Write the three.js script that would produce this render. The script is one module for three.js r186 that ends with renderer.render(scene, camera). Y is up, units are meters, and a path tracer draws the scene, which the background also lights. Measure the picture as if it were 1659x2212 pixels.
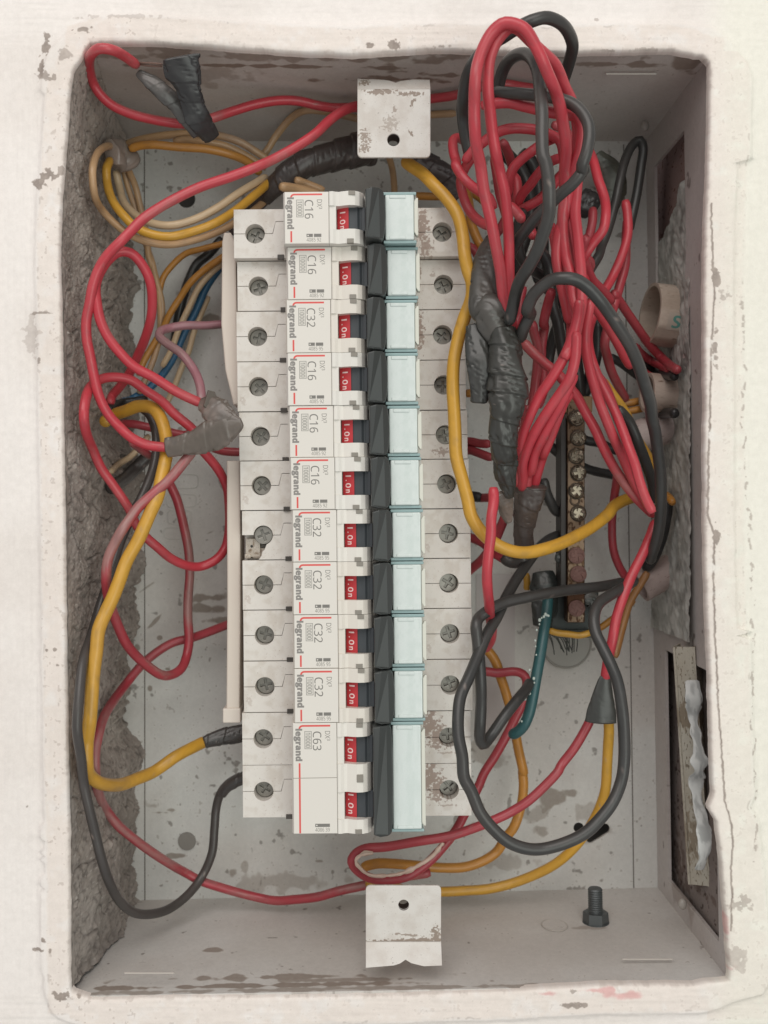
import * as THREE from 'three';
import { mergeGeometries, toCreasedNormals } from 'three/addons/utils/BufferGeometryUtils.js';
import { RoundedBoxGeometry } from 'three/addons/geometries/RoundedBoxGeometry.js';
import { RectAreaLightUniformsLib } from 'three/addons/lights/RectAreaLightUniformsLib.js';

// ---------------------------------------------------------------- camera, light, exposure
const scene = new THREE.Scene();
const EYE = 0.355, FOCAL = 2312, CX = 787, CY = 1112;      // metres in front of the wall; focal length and optical centre in photo units (1659 x 2212)
const camera = new THREE.PerspectiveCamera(2 * Math.atan(1106 / FOCAL) * 180 / Math.PI, 768 / 1024, 0.01, 20);
camera.position.set(0, 0, EYE); camera.lookAt(0, 0, 0);
camera.setViewOffset(768, 1024, (829.5 - CX) / 2.16, (1106 - CY) / 2.16, 768, 1024);
camera.focus = 0.358; camera.userData.fStop = 17;
scene.add(camera);
const renderer = new THREE.WebGLRenderer({ antialias: true });
renderer.setSize(768, 1024);
renderer.toneMapping = THREE.LinearToneMapping; renderer.toneMappingExposure = 1.06;
renderer.shadowMap.enabled = true;
RectAreaLightUniformsLib.init();
scene.background = new THREE.Color().setRGB(0.42, 0.418, 0.418);     // pale room behind the photographer
function lamp(color, power, w, h, pos, to) {
  const l = new THREE.RectAreaLight(color, power, w, h); l.position.set(...pos); l.lookAt(...to); scene.add(l); return l;
}
lamp(0xfff9f4, 2.6, 1.5, 1.2, [-0.2, 1.12, 1.3], [0, 0, 0]);
lamp(0xf3fbf2, 2.1, 0.9, 1.2, [0.6, -0.2, 1.45], [0, 0, 0]);

// ---------------------------------------------------------------- helpers
let seed = 7;
const rnd = () => { seed = (seed * 1664525 + 1013904223) >>> 0; return seed / 4294967296; };
const join = (list) => mergeGeometries(list.map((g) => { g = g.index ? g.toNonIndexed() : g; for (const k of Object.keys(g.attributes)) if (!['position', 'normal', 'uv', 'color'].includes(k)) g.deleteAttribute(k); return g; }));
const hash = (x, y, z) => { let h = (Math.imul(x, 374761393) ^ Math.imul(y, 668265263) ^ Math.imul(z, 2147483647 - 1274126177)) | 0; h = Math.imul(h ^ (h >>> 13), 1274126177); h = Math.imul(h ^ (h >>> 15), 2246822519); return ((h ^ (h >>> 16)) >>> 0) / 4294967296; };
function noise(x, y, z = 0) {
  const xi = Math.floor(x), yi = Math.floor(y), zi = Math.floor(z); let u = x - xi, v = y - yi, w = z - zi;
  u = u * u * (3 - 2 * u); v = v * v * (3 - 2 * v);
  const l = (a, b, t) => a + (b - a) * t;
  const s = (k) => l(l(hash(xi, yi, k), hash(xi + 1, yi, k), u), l(hash(xi, yi + 1, k), hash(xi + 1, yi + 1, k), u), v);
  if (w === 0) return s(zi);
  w = w * w * (3 - 2 * w); return l(s(zi), s(zi + 1), w);
}
function fbm(x, y, z = 0, o = 4) { let a = 0.5, t = 0, n = 0; for (let i = 0; i < o; i++) { t += a * noise(x, y, z + i * 17); n += a; a *= 0.5; x *= 2.03; y *= 2.03; } return t / n; }
const sst = (a, b, x) => { const t = Math.min(1, Math.max(0, (x - a) / (b - a))); return t * t * (3 - 2 * t); };
const lerp = (a, b, t) => a + (b - a) * t;
const V3 = (x, y, z) => new THREE.Vector3(x, y, z);
const at = (x, y, z) => { const d = EYE - z; return V3((x - CX) * d / FOCAL, (CY - y) * d / FOCAL, z); };   // photo point at depth z (metres, wall face = 0)
const px = (x, y) => [(x - CX) * EYE / FOCAL, (CY - y) * EYE / FOCAL];      // the same on the wall face
const numbers = {};
const numbered = (n) => { const k = numbers[n] = (numbers[n] ?? -1) + 1; return k ? n + '_' + String(k).padStart(3, '0') : n; };
function tag(o, label, category, group, kind) {
  o.name = numbered(o.name); o.userData = { label, category };
  if (group) o.userData.group = group;
  if (kind) { o.userData.kind = kind; }
  scene.add(o); return o;
}
function part(name, geo, mat, parent, label) {
  const m = new THREE.Mesh(geo, mat); m.name = name; m.castShadow = m.receiveShadow = true;
  if (label) m.userData = { label };
  if (parent) parent.add(m); return m;
}
const group = (name) => { const g = new THREE.Group(); g.name = name; return g; };
const srgb = (hex) => new THREE.Color(hex);
const M = (hex, roughness = 0.6, more = {}) => new THREE.MeshPhysicalMaterial({ color: srgb(hex), roughness, ...more });
const MV = (roughness = 0.6, more = {}) => new THREE.MeshPhysicalMaterial({ color: 0xffffff, vertexColors: true, roughness, ...more });
function tex(w, h, fn, color = true) {
  const d = new Uint8Array(w * h * 4);
  for (let j = 0; j < h; j++) for (let i = 0; i < w; i++) {
    const c = fn((i + 0.5) / w, (j + 0.5) / h), k = (j * w + i) * 4;
    d[k] = Math.max(0, Math.min(255, c[0])); d[k + 1] = Math.max(0, Math.min(255, c[1])); d[k + 2] = Math.max(0, Math.min(255, c[2])); d[k + 3] = 255;
  }
  const t = new THREE.DataTexture(d, w, h, THREE.RGBAFormat); t.magFilter = t.minFilter = THREE.LinearFilter; t.wrapS = t.wrapT = THREE.RepeatWrapping;
  if (color) t.colorSpace = THREE.SRGBColorSpace; t.needsUpdate = true; return t;
}
const mix3 = (a, b, t) => [lerp(a[0], b[0], t), lerp(a[1], b[1], t), lerp(a[2], b[2], t)];
const pathOf = (list, y) => { for (let i = 1; i < list.length; i++) if (y <= list[i][0] || i === list.length - 1) { const [a, p] = list[i - 1], [b, q] = list[i]; return lerp(p, q, Math.min(1, Math.max(0, (y - a) / (b - a)))); } };
function distSeg(x, y, p) { let m = 1e9; for (let i = 0; i + 3 < p.length; i += 2) { const ax = p[i], ay = p[i + 1], bx = p[i + 2] - ax, by = p[i + 3] - ay; const t = Math.max(0, Math.min(1, ((x - ax) * bx + (y - ay) * by) / (bx * bx + by * by))); m = Math.min(m, Math.hypot(x - ax - bx * t, y - ay - by * t)); } return m; }
function box(x0, x1, y0, y1, z0, z1, r = 0) {
  const g = r ? new RoundedBoxGeometry(x1 - x0, y1 - y0, z1 - z0, 2, r) : new THREE.BoxGeometry(x1 - x0, y1 - y0, z1 - z0);
  return g.translate((x0 + x1) / 2, (y0 + y1) / 2, (z0 + z1) / 2);
}
function poly(pts, holes = []) { const s = new THREE.Shape(pts.map(([x, y]) => new THREE.Vector2(x, y))); s.holes = holes; return s; }
function disc(x, y, r, n = 28) { const p = new THREE.Path(); p.absarc(x, y, r, 0, Math.PI * 2, true); return p; }
function ext(shape, z0, z1, bevel = 0, seg = 14) {
  const g = new THREE.ExtrudeGeometry(shape, { depth: z1 - z0 - 2 * bevel, bevelEnabled: bevel > 0, bevelThickness: bevel, bevelSize: bevel, bevelOffset: -bevel, bevelSegments: 2, curveSegments: seg });
  return g.translate(0, 0, z0 + bevel);
}
// profile given in (x, z), run along y
function run(pts, y0, y1, crease = 0.6) {
  const g = new THREE.ExtrudeGeometry(poly(pts.map(([x, z]) => [x, z])), { depth: y1 - y0, bevelEnabled: false, curveSegments: 6 });
  g.rotateX(Math.PI / 2); g.translate(0, y1, 0);            // (x, z, d) -> x, y1 - d, z
  return toCreasedNormals(g, crease);
}
// tube with elliptical section, own radius and colour along its length
function tube(pts, radius, color, { step = 0.0014, sides = 12, flat = 1, wrinkle = 0, ridge = 0, caps = true, closed = false, key = 0 } = {}) {
  const curve = new THREE.CatmullRomCurve3(pts, closed, 'centripetal'), len = curve.getLength(), n = Math.max(6, Math.min(420, Math.ceil(len / step)));
  curve.arcLengthDivisions = n * 4;
  const P = [], pos = [], col = [], uv = [], idx = [];
  for (let i = 0; i <= n; i++) P.push(curve.getPointAt(i / n));
  let N = null;
  const c = [0, 0, 0];
  for (let i = 0; i <= n; i++) {
    const T = P[Math.min(n, i + 1)].clone().sub(P[Math.max(0, i - 1)]).normalize();
    if (flat !== 1 || !N) { N = V3(T.y, -T.x, 0); if (N.lengthSq() < 0.02) N = V3(1, 0, 0); N.normalize(); N.addScaledVector(T, -N.dot(T)).normalize(); } else N.addScaledVector(T, -N.dot(T)).normalize();
    const B = V3().crossVectors(T, N);
    const f = i / n, ra = typeof radius === 'function' ? radius(f) : radius;
    for (let j = 0; j <= sides; j++) {
      const a = j / sides * Math.PI * 2, ca = Math.cos(a), sa = Math.sin(a), s = f * len;
      let r = ra;
      if (wrinkle) { const q = noise(s * 120 + ca * 1.5 + key, sa * 1.6 + s * 40, key) - 0.5 + 0.55 * (noise(ca * 3 + s * 90 + key, sa * 3, s * 50 + key) - 0.5) - 0.5 * sst(0.07, 0, Math.abs(noise(s * 150 + ca * 2.2, sa * 2.2 - s * 60 + key, key + 7) - 0.5)) + 0.1 * (noise(s * 1300, ca * 4 + key, sa * 4) - 0.5); r *= 1 + wrinkle * q * 2; }
      if (ridge) { const q = ((s / 0.0075 + a / 6.2832 + 0.35 * noise(s * 130, key)) % 1 + 1) % 1; r *= 1 + ridge * (q * 1.2 - 0.5) * sst(1, 0.955, q); }
      const end = caps ? Math.sqrt(Math.min(1, Math.min(i, n - i) / 1.2 + 0.55)) : 1;
      const ox = N.x * ca * r * end + B.x * sa * r * flat * end, oy = N.y * ca * r * end + B.y * sa * r * flat * end, oz = N.z * ca * r * end + B.z * sa * r * flat * end;
      pos.push(P[i].x + ox, P[i].y + oy, P[i].z + oz); uv.push(s, a * ra);
      color(c, s, a, f, oy / (r || 1)); col.push(c[0], c[1], c[2]);
      if (i < n && j < sides) { const k = i * (sides + 1) + j; idx.push(k, k + 1, k + sides + 1, k + 1, k + sides + 2, k + sides + 1); }
    }
  }
  if (caps) for (const e of [0, n]) {
    const k = pos.length / 3, b = e * (sides + 1); pos.push(P[e].x, P[e].y, P[e].z); uv.push(0, 0); col.push(col[b * 3], col[b * 3 + 1], col[b * 3 + 2]);
    for (let j = 0; j < sides; j++) e ? idx.push(k, b + j, b + j + 1) : idx.push(k, b + j + 1, b + j);
  }
  const g = new THREE.BufferGeometry();
  g.setAttribute('position', new THREE.Float32BufferAttribute(pos, 3)); g.setAttribute('uv', new THREE.Float32BufferAttribute(uv, 2)); g.setAttribute('color', new THREE.Float32BufferAttribute(col, 3)); g.setIndex(idx);
  // make faces point outwards
  const p0 = V3(pos[0], pos[1], pos[2]).sub(P[0]), q1 = V3(pos[3], pos[4], pos[5]).sub(V3(pos[0], pos[1], pos[2])), q2 = V3(pos[(sides + 1) * 3], pos[(sides + 1) * 3 + 1], pos[(sides + 1) * 3 + 2]).sub(V3(pos[0], pos[1], pos[2]));
  if (q1.cross(q2).dot(p0) < 0) for (let i = 0; i < idx.length; i += 3) { const t = idx[i]; idx[i] = idx[i + 1]; idx[i + 1] = t; }
  g.setIndex(idx); g.computeVertexNormals();
  return g;
}
// frames of the photo's enlargements: [x offset, y offset, scale]
const V = [0, 0, 1], T = (c, r) => [553 * c, 553 * r, 1 / 3];
const T1 = T(0, 0), T2 = T(1, 0), T3 = T(2, 0), T4 = T(0, 1), T5 = T(1, 1), T6 = T(2, 1), T7 = T(0, 2), T8 = T(1, 2), T9 = T(2, 2), T10 = T(0, 3), T11 = T(1, 3), T12 = T(2, 3);
const K = 0.2278, R1 = [939.6, 0, K], R2 = [939.6, 324, K], R3 = [972, 648, K], R4 = [972, 972, K], R5 = [1188, 540, K], R6 = [972, 1296, K], R7 = [1188, 918, K];
const BACK = -0.083, WR = 0.1165, WL = -0.0955, WT = 0.1535, WB = -0.1535;
function flatPath(p) { let f = V; const o = []; for (let i = 0; i < p.length;) { if (Array.isArray(p[i])) { f = p[i++]; continue; } o.push([f[0] + p[i] * f[2], f[1] + p[i + 1] * f[2]]); i += 2; } return o; }
// photo points -> points in the box, kept clear of the box's walls
function line3(p, zs, r = 0.0017) {
  const q = flatPath(p), n = q.length - 1;
  return q.map(([x, y], i) => {
    const t = n ? i / n * (zs.length - 1) : 0, k = Math.min(zs.length - 2, Math.floor(t)); let z = zs.length > 1 ? lerp(zs[k], zs[k + 1], t - k) / 1000 : zs[0] / 1000;
    let d = EYE - z; const m = r * 0.8;
    if (z < 0) {
      d = Math.min(d, EYE - BACK - r - 0.0008);
      const wr = WR - 0.0012 + 0.0125 * (CY - y) / -2312 * 0.4;
      if (x > CX + 200) d = Math.min(d, (wr - m) * FOCAL / (x - CX));
      if (x < CX - 200) d = Math.min(d, (-WL - m) * FOCAL / (CX - x));
      if (y < CY - 200) d = Math.min(d, (WT - m) * FOCAL / (CY - y));
      if (y > CY + 200) d = Math.min(d, (-WB - m) * FOCAL / (y - CY));
    }
    return at(x, y, EYE - d);
  });
}
// ---------------------------------------------------------------- the wall with its plastered rim
const eL = [[95, 190], [125, 174], [150, 158], [200, 149], [300, 144], [420, 133], [553, 128], [700, 133], [900, 135], [1106, 139], [1400, 142], [1659, 146], [1800, 150], [2145, 151]];
const eR = [[110, 1510], [135, 1534], [280, 1533], [450, 1526], [560, 1522], [900, 1523], [1106, 1523], [1300, 1526], [1400, 1531], [1600, 1537], [1720, 1540], [1745, 1530], [1775, 1548], [1860, 1559], [2000, 1569], [2118, 1577]];
const eT = [[150, 100], [187, 95], [240, 90], [330, 91], [420, 97], [553, 106], [650, 113], [760, 117], [850, 111], [950, 106], [1030, 110], [1190, 113], [1350, 110], [1450, 108], [1500, 117], [1537, 134]];
const eB = [[151, 2143], [200, 2158], [400, 2153], [560, 2153], [800, 2150], [1106, 2140], [1300, 2128], [1500, 2127], [1577, 2119]];
const rim = [];
{
  const add = (x, y) => rim.push([x + (noise(x * 0.04, y * 0.04, 3) - 0.5) * 2 + (noise(x * 0.2, y * 0.2, 9) - 0.5) * 1.2, y + (noise(x * 0.04, y * 0.04, 5) - 0.5) * 2 + (noise(x * 0.2, y * 0.2, 1) - 0.5) * 1.2]);
  for (let x = 192; x < 1512; x += 8) add(x, pathOf(eT, x));
  for (let y = 118; y < 2118; y += 8) add(pathOf(eR, y), y);
  for (let x = 1574; x > 156; x -= 8) add(x, pathOf(eB, x));
  for (let y = 2138; y > 98; y -= 8) add(pathOf(eL, y), y);
}
const gapTo = (x, y) => Math.max(pathOf(eL, y) - x, x - pathOf(eR, y), pathOf(eT, x) - y, y - pathOf(eB, x));   // photo units outside the opening
const RIMW = (x, y) => x < 150 + (y < 90 ? 40 : 0) ? 50 : y < 110 ? 56 : x > 1530 ? 88 : 60;
const crack = [1536, 440, 1539, 553, 1543, 636, 1538, 720, 1536, 786, 1534, 886, 1531, 986, 1529, 1113, 1543, 1156, 1541, 1240, 1543, 1340, 1548, 1440, 1553, 1540, 1560, 1640, 1566, 1732, 1579, 1776, 1583, 1826, 1579, 1876, 1581, 1926, 1580, 2010];
const crack2 = [1608, 640, 1612, 720, 1607, 860, 1610, 1000, 1625, 1160, 1632, 1350, 1628, 1560, 1634, 1700, 1632, 1860];
const blots = [[95, 95, 13, 26, 1], [88, 150, 8, 20, 1], [185, 62, 26, 9, 0.9], [100, 165, 30, 12, 0.8], [135, 120, 16, 14, 0.6], [80, 395, 16, 11, 1.1], [108, 378, 20, 14, 1], [132, 368, 8, 12, 0.8], [112, 800, 16, 7, 0.8], [90, 676, 34, 3, 0.9], [84, 780, 7, 14, 0.8], [798, 98, 14, 9, 1], [855, 96, 15, 10, 1], [955, 100, 18, 5, 0.7], [1510, 135, 20, 16, 0.5], [1517, 600, 6, 30, 0.6], [1545, 750, 7, 35, 0.9], [1545, 600, 10, 26, 0.9], [1545, 760, 8, 40, 0.7], [1548, 1160, 10, 24, 0.9], [1560, 640, 18, 14, 0.5], [92, 2033, 8, 8, 1], [85, 2053, 22, 6, 1], [140, 2152, 26, 14, 1], [1240, 2172, 34, 7, 0.9], [1240, 2142, 12, 6, 0.7], [1290, 40, 5, 4, 0.5], [1600, 1950, 26, 22, 0.55], [1590, 2070, 24, 36, 0.4], [1320, 108, 20, 4, 0.6], [1400, 108, 30, 6, 0.5], [55, 1745, 4, 4, 0.9], [118, 1404, 5, 4, 0.9], [101, 1405, 4, 4, 0.9], [124, 1437, 5, 4, 0.8], [260, 34, 70, 6, 0.35], [160, 2080, 14, 3, 0.4], [70, 730, 20, 48, 0.35], [66, 720, 10, 50, 0.3]];
const pink = [[1180, 2147, 22, 6], [1290, 2140, 60, 6], [1350, 2150, 40, 10], [1530, 2100, 40, 30], [1560, 2020, 12, 60]];
const toPx = (X, Y) => [CX + X * FOCAL / EYE, CY - Y * FOCAL / EYE];
const WX0 = -0.145, WX1 = 0.155, WY0 = -0.195, WY1 = 0.195;
const wallTex = tex(1150, 1495, (u, v) => {
  const X = lerp(WX0, WX1, u), Y = lerp(WY0, WY1, v), [x, y] = toPx(X, Y), d = gapTo(x, y), W = RIMW(x, y);
  if (d < -12) return [150, 140, 130];
  const big = fbm(x * 0.004, y * 0.004, 2, 3), fine = fbm(x * 0.11, y * 0.11, 4, 3), mid = fbm(x * 0.035, y * 0.035, 8, 4);
  let c = mix3([240, 233, 228], [233, 225, 219], sst(0.35, 0.75, big));
  const right = sst(1500, 1600, x); c = mix3(c, [238, 236, 222], right * 0.7);
  const on = 1 - sst(W * 0.92, W * 1.05, d + (mid - 0.5) * 14);
  c = mix3(c, [232, 219, 209], on * (0.55 - right * 0.2) * sst(0.3, 0.6, mid + 0.1));
  // grime: along the mouth, along the foot of the rim, and in blots
  let g = sst(0.56, 0.7, fine * 0.6 + mid * 0.4 + 0.06 * (1 - sst(0, 9, d))) * (1 - sst(2, 12, d)) * 0.3;
  g = Math.max(g, sst(0.715, 0.76, fine) * on * 0.3 * (x < 300 ? 1.2 : 0.6));
  g = Math.max(g, sst(0.6, 0.7, mid * 0.6 + fine * 0.4) * (1 - sst(0, 4, Math.abs(d - W + (mid - 0.5) * 14))) * 0.4);
  for (const [bx, by, rx, ry, s] of blots) { const q = Math.hypot((x - bx) / rx, (y - by) / ry) * 1.22; if (q < 2.2) g = Math.max(g, s * sst(0.15, -0.15, q - 0.9 - (fine - 0.5) * 2.2 - (mid - 0.5) * 1.6)); }
  const ck = distSeg(x + (fine - 0.5) * 5, y, crack); if (ck < 4) g = Math.max(g, 0.95 * sst(3.2, 0.8, ck) * sst(0.3, 0.42, mid + 0.06));
  if (x > 1590) { const k2 = distSeg(x + (mid - 0.5) * 26, y, crack2); if (k2 < 6) g = Math.max(g, 0.6 * sst(5, 1, k2) * sst(0.47, 0.6, fine)); }
  c = mix3(c, mix3([112, 99, 92], [150, 136, 126], fine), Math.min(1, g) * 0.76 * sst(-1, 3, d));
  let p = 0; for (const [bx, by, rx, ry] of pink) { const q = Math.hypot((x - bx) / rx, (y - by) / ry); if (q < 2) p = Math.max(p, sst(0.3, -0.5, q - 0.8 - (mid - 0.5) * 2.4)); }
  c = mix3(c, [214, 120, 122], p * 0.38);
  const n = (hash(Math.round(x * 3), Math.round(y * 3), 1) - 0.5) * 5 + (fine - 0.5) * 10;
  return [c[0] + n, c[1] + n, c[2] + n];
});
const wallBump = tex(800, 1040, (u, v) => {
  const [x, y] = toPx(lerp(WX0, WX1, u), lerp(WY0, WY1, v)), d = gapTo(x, y), side = d > -12 && (x < 150 || x > 1540) && y > 100 && y < 2150;
  if (d < -12) return [128, 128, 128];
  const brush = side ? fbm(x * 0.16, y * 0.012, 3, 3) : fbm(x * 0.012, y * 0.16, 3, 3);
  const ck = distSeg(x + (fbm(x * 0.11, y * 0.11, 4, 3) - 0.5) * 5, y, crack);
  const k = 128 + (brush - 0.5) * 150 + (fbm(x * 0.06, y * 0.06, 6, 3) - 0.5) * 60 * (d < 90 ? 1.6 : 0.7) - 90 * sst(3, 0.6, ck);
  return [k, k, k];
}, false);
const wallMat = new THREE.MeshPhysicalMaterial({ map: wallTex, bumpMap: wallBump, bumpScale: 0.00035, roughness: 0.62 });
{
  const prof = [];                      // [distance out (mm or share of rim), height mm]
  for (const [d, z] of [[0, -3.2], [0, -2.2], [0.05, -1.4], [0.35, -0.5], [0.9, -0.08], [1.8, 0]]) prof.push([d, z, 0]);
  for (let i = 1; i <= 8; i++) prof.push([i / 8, 0, 1]);
  for (const [d, z] of [[0.5, -0.25], [1.1, -0.8], [1.8, -1.15], [3, -1.35], [5, -1.4], [8, -1.4], [12, -1.4], [18, -1.4], [26, -1.4], [40, -1.4], [70, -1.4], [130, -1.4]]) prof.push([d, z, 2]);
  const n = rim.length, pos = [], uv = [], idx = [];
  const [ix0, iy0] = px(150 + 40, 2118 - 30), [ix1, iy1] = px(1537 - 40, 130 + 40);
  for (let i = 0; i <= n; i++) {
    const [x, y] = rim[i % n], [X, Y] = px(x, y);
    let dx = X - Math.min(ix1, Math.max(ix0, X)), dy = Y - Math.min(iy1, Math.max(iy0, Y)); const l = Math.hypot(dx, dy) || 1; dx /= l; dy /= l;
    const W = lerp(RIMW(x, y), 62, (dx * dx * dy * dy) * 4) * EYE / FOCAL;
    for (const [d, z, kind] of prof) {
      const out = kind === 0 ? d / 1000 : kind === 1 ? lerp(0.0018, W, d) : W + d / 1000;
      const qx = X + dx * out, qy = Y + dy * out, near = kind < 2 || d < 8 ? 1 : 0.35;
      const wob = (fbm(qx * 130, qy * 130, 11, 3) - 0.5) * 0.55 * near + (noise(qx * 600, qy * 600, 2) - 0.5) * 0.2 * near * (z > -3 ? 1 : 0);
      pos.push(qx, qy, (z + wob) / 1000 - (kind === 0 && z < -3 ? 0.0006 : 0)); uv.push((qx - WX0) / (WX1 - WX0), (qy - WY0) / (WY1 - WY0));
    }
  }
  const m = prof.length;
  for (let i = 0; i < n; i++) for (let j = 0; j < m - 1; j++) { const a = i * m + j, b = a + m; idx.push(a, a + 1, b, b, a + 1, b + 1); }
  const g = new THREE.BufferGeometry(); g.setAttribute('position', new THREE.Float32BufferAttribute(pos, 3)); g.setAttribute('uv', new THREE.Float32BufferAttribute(uv, 2)); g.setIndex(idx); g.computeVertexNormals();
  const w = part('wall', g, wallMat); w.userData = { kind: 'structure', label: 'white painted plaster wall with a cracked, grimy raised rim around the recess' }; scene.add(w);
}

// ---------------------------------------------------------------- the steel box let into the wall
const corner = { TL: [146, 90, 270, 305], TR: [1539, 112, 1395, 305], BR: [1581, 2126, 1421, 1917], BL: [146, 2152, 281, 1945] };
const front = (k) => at(corner[k][0], corner[k][1], -0.0016), backAt = (k) => at(corner[k][2], corner[k][3], BACK);
const dirt = (w, h, base, marks, opt = {}) => tex(w, h, (u, v) => {
  const x = u * (opt.sx || 1), y = v * (opt.sy || 1), s = opt.seed || 1;
  const a = fbm(x * 5 + s, y * 5, s, 4), b = fbm(x * 60, y * 60 + s, s + 2, 3), e = fbm(x * 170 + s * 3, y * 170, s + 5, 2);
  let c = mix3(base, opt.warm || [base[0] - 14, base[1] - 17, base[2] - 19], sst(0.35, 0.75, a) * 0.8);
  c = mix3(c, [base[0] - 75, base[1] - 80, base[2] - 82], sst(opt.speck || 0.74, (opt.speck || 0.74) + 0.06, b) * 0.8);
  c = mix3(c, [base[0] - 60, base[1] - 66, base[2] - 70], sst(opt.fine || 0.84, (opt.fine || 0.84) + 0.06, e) * 0.5);
  let g = 0; for (const [mx, my, rx, ry, k, r] of marks) { let dx = (u - mx) * (opt.sx || 1), dy = (v - my) * (opt.sy || 1); if (r) { const t = dx; dx = dx * Math.cos(r) + dy * Math.sin(r); dy = -t * Math.sin(r) + dy * Math.cos(r); } const q = Math.hypot(dx / rx, dy / ry); if (q < 2.4) g = Math.max(g, k * sst(0.2, -0.25, q - 0.9 - (fbm(x * 40, y * 40, s + 9, 3) - 0.5) * 2.6)); }
  c = mix3(c, [base[0] - 68, base[1] - 78, base[2] - 84], Math.min(1, g));
  const n = (hash(Math.round(u * w), Math.round(v * h), s) - 0.5) * 7 + (e - 0.5) * 10;
  return [c[0] + n, c[1] + n, c[2] + n];
});
// back plate: uv 0..1 over the photo rectangle (250..1440, 290..1960)
const bm = (x, y, rx, ry, k = 0.9, r = 0) => [(x - 250) / 1190, 1 - (y - 290) / 1670, rx / 1190, ry / 1190, k, r];
const backMarks = [bm(460, 1290, 44, 9), bm(460, 1315, 40, 10), bm(480, 1340, 40, 7), bm(545, 1920, 30, 26, 0.4), bm(650, 1905, 70, 18, 0.4), bm(1190, 1722, 30, 26, 0.8), bm(1240, 1712, 22, 10, 0.8), bm(1170, 1790, 26, 12, 0.6), bm(1150, 1760, 40, 24, 0.5), bm(1260, 1752, 26, 18, 0.4), bm(296, 1604, 12, 8), bm(330, 1740, 20, 10, 0.5), bm(367, 1750, 30, 6, 0.8), bm(350, 1755, 34, 4, 0.8), bm(380, 1849, 16, 4, 0.8), bm(500, 1885, 8, 10, 0.7), bm(530, 1870, 6, 12, 0.5), bm(336, 1340, 22, 3, 0.8, 0.8), bm(315, 1270, 16, 3, 0.7, 0.6), bm(296, 1400, 5, 6), bm(345, 1378, 5, 4), bm(361, 1445, 6, 3), bm(325, 1488, 5, 6), bm(1000, 1790, 40, 12, 0.4), bm(920, 1810, 10, 8, 0.9), bm(1100, 1860, 50, 16, 0.35), bm(400, 630, 16, 12, 0.7), bm(425, 545, 14, 10, 0.7), bm(455, 690, 24, 8, 0.9), bm(690, 1860, 10, 3, 0.7), bm(1050, 1645, 40, 30, 0.5), bm(1290, 1800, 30, 30, 0.35), bm(480, 1040, 6, 16, 0.7, 0.4), bm(455, 1150, 12, 3, 0.7, 0.4)];
const backTex = dirt(920, 1290, [216, 216, 212], backMarks, { sx: 1, sy: 1.4, speck: 0.77, fine: 0.8, seed: 3, warm: [203, 198, 192] });
const backMat = new THREE.MeshPhysicalMaterial({ map: backTex, roughness: 0.55 });
const panelMat = (w, h, base, marks, o) => new THREE.MeshPhysicalMaterial({ map: dirt(w, h, base, marks, o), roughness: 0.5 });
const box_ = group('metal_box'); box_.position.set(0, 0, 0);
tag(box_, 'grey painted steel distribution box let into the white wall, open and dusty', 'electrical box');
// a side panel: rectangle in (s along, t front to back) with holes, put between front and back edges
function panel(name, A, B, holes, mat, label, thick = 0.0012) {
  const shape = poly([[-0.03, 0], [1.01, 0], [1.01, 1], [-0.03, 1]], holes.map((h) => new THREE.Path(h.map(([x, y]) => new THREE.Vector2(x, y)))));
  const g = new THREE.ExtrudeGeometry(shape, { depth: 1, bevelEnabled: false });
  const p = g.attributes.position, uv = g.attributes.uv, a0 = front(A), a1 = front(B), b0 = backAt(A), b1 = backAt(B);
  const nrm = V3().crossVectors(a1.clone().sub(a0), b0.clone().sub(a0)).normalize(); if (nrm.dot(a0) < 0) nrm.negate();
  for (let i = 0; i < p.count; i++) {
    const s = p.getX(i), t = p.getY(i), q = a0.clone().lerp(a1, s).lerp(b0.clone().lerp(b1, s), t).addScaledVector(nrm, p.getZ(i) * thick);
    p.setXYZ(i, q.x, q.y, q.z); uv.setXY(i, s, t);
  }
  g.computeVertexNormals(); return part(name, g, mat, box_, label);
}
const along = (A, B, y) => (y - corner[A][1]) / (corner[B][1] - corner[A][1]);
panel('top_panel', 'TL', 'TR', [], panelMat(800, 290, [204, 198, 193], [[0.3, 0.2, 0.22, 0.006, 0.9], [0.5, 0.32, 0.12, 0.01, 0.9, -0.06], [0.25, 0.12, 0.2, 0.012, 0.6], [0.5, 0.1, 0.1, 0.02, 0.7], [0.6, 0.26, 0.06, 0.012, 0.8, 0.1], [0.18, 0.3, 0.1, 0.03, 0.35], [0.86, 0.13, 0.07, 0.01, 0.8], [0.98, 0.08, 0.03, 0.03, 0.8], [0.45, 0.05, 0.4, 0.012, 0.6]], { sx: 1, sy: 0.36, seed: 5, speck: 0.86 }));
panel('bottom_panel', 'BL', 'BR', [], panelMat(800, 290, [210, 207, 203], [[0.3, 0.13, 0.2, 0.008, 0.8], [0.25, 0.06, 0.25, 0.006, 0.9], [0.42, 0.1, 0.1, 0.006, 0.7], [0.5, 0.02, 0.5, 0.006, 0.6], [0.2, 0.4, 0.02, 0.006, 0.8], [0.82, 0.55, 0.03, 0.008, 0.5]], { sx: 1, sy: 0.36, seed: 8, speck: 0.82 }));
const rightHole = [[205, 0.386], [205, 0.86], [1330, 0.86], [1330, 0.56], [900, 0.55], [690, 0.46], [480, 0.39]].map(([y, t]) => [along('TR', 'BR', y), t]);
const slotHole = [[along('TR', 'BR', 1469), 0.14], [along('TR', 'BR', 1469), 0.82], [along('TR', 'BR', 2068), 0.82], [along('TR', 'BR', 2068), 0.14]];
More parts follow.
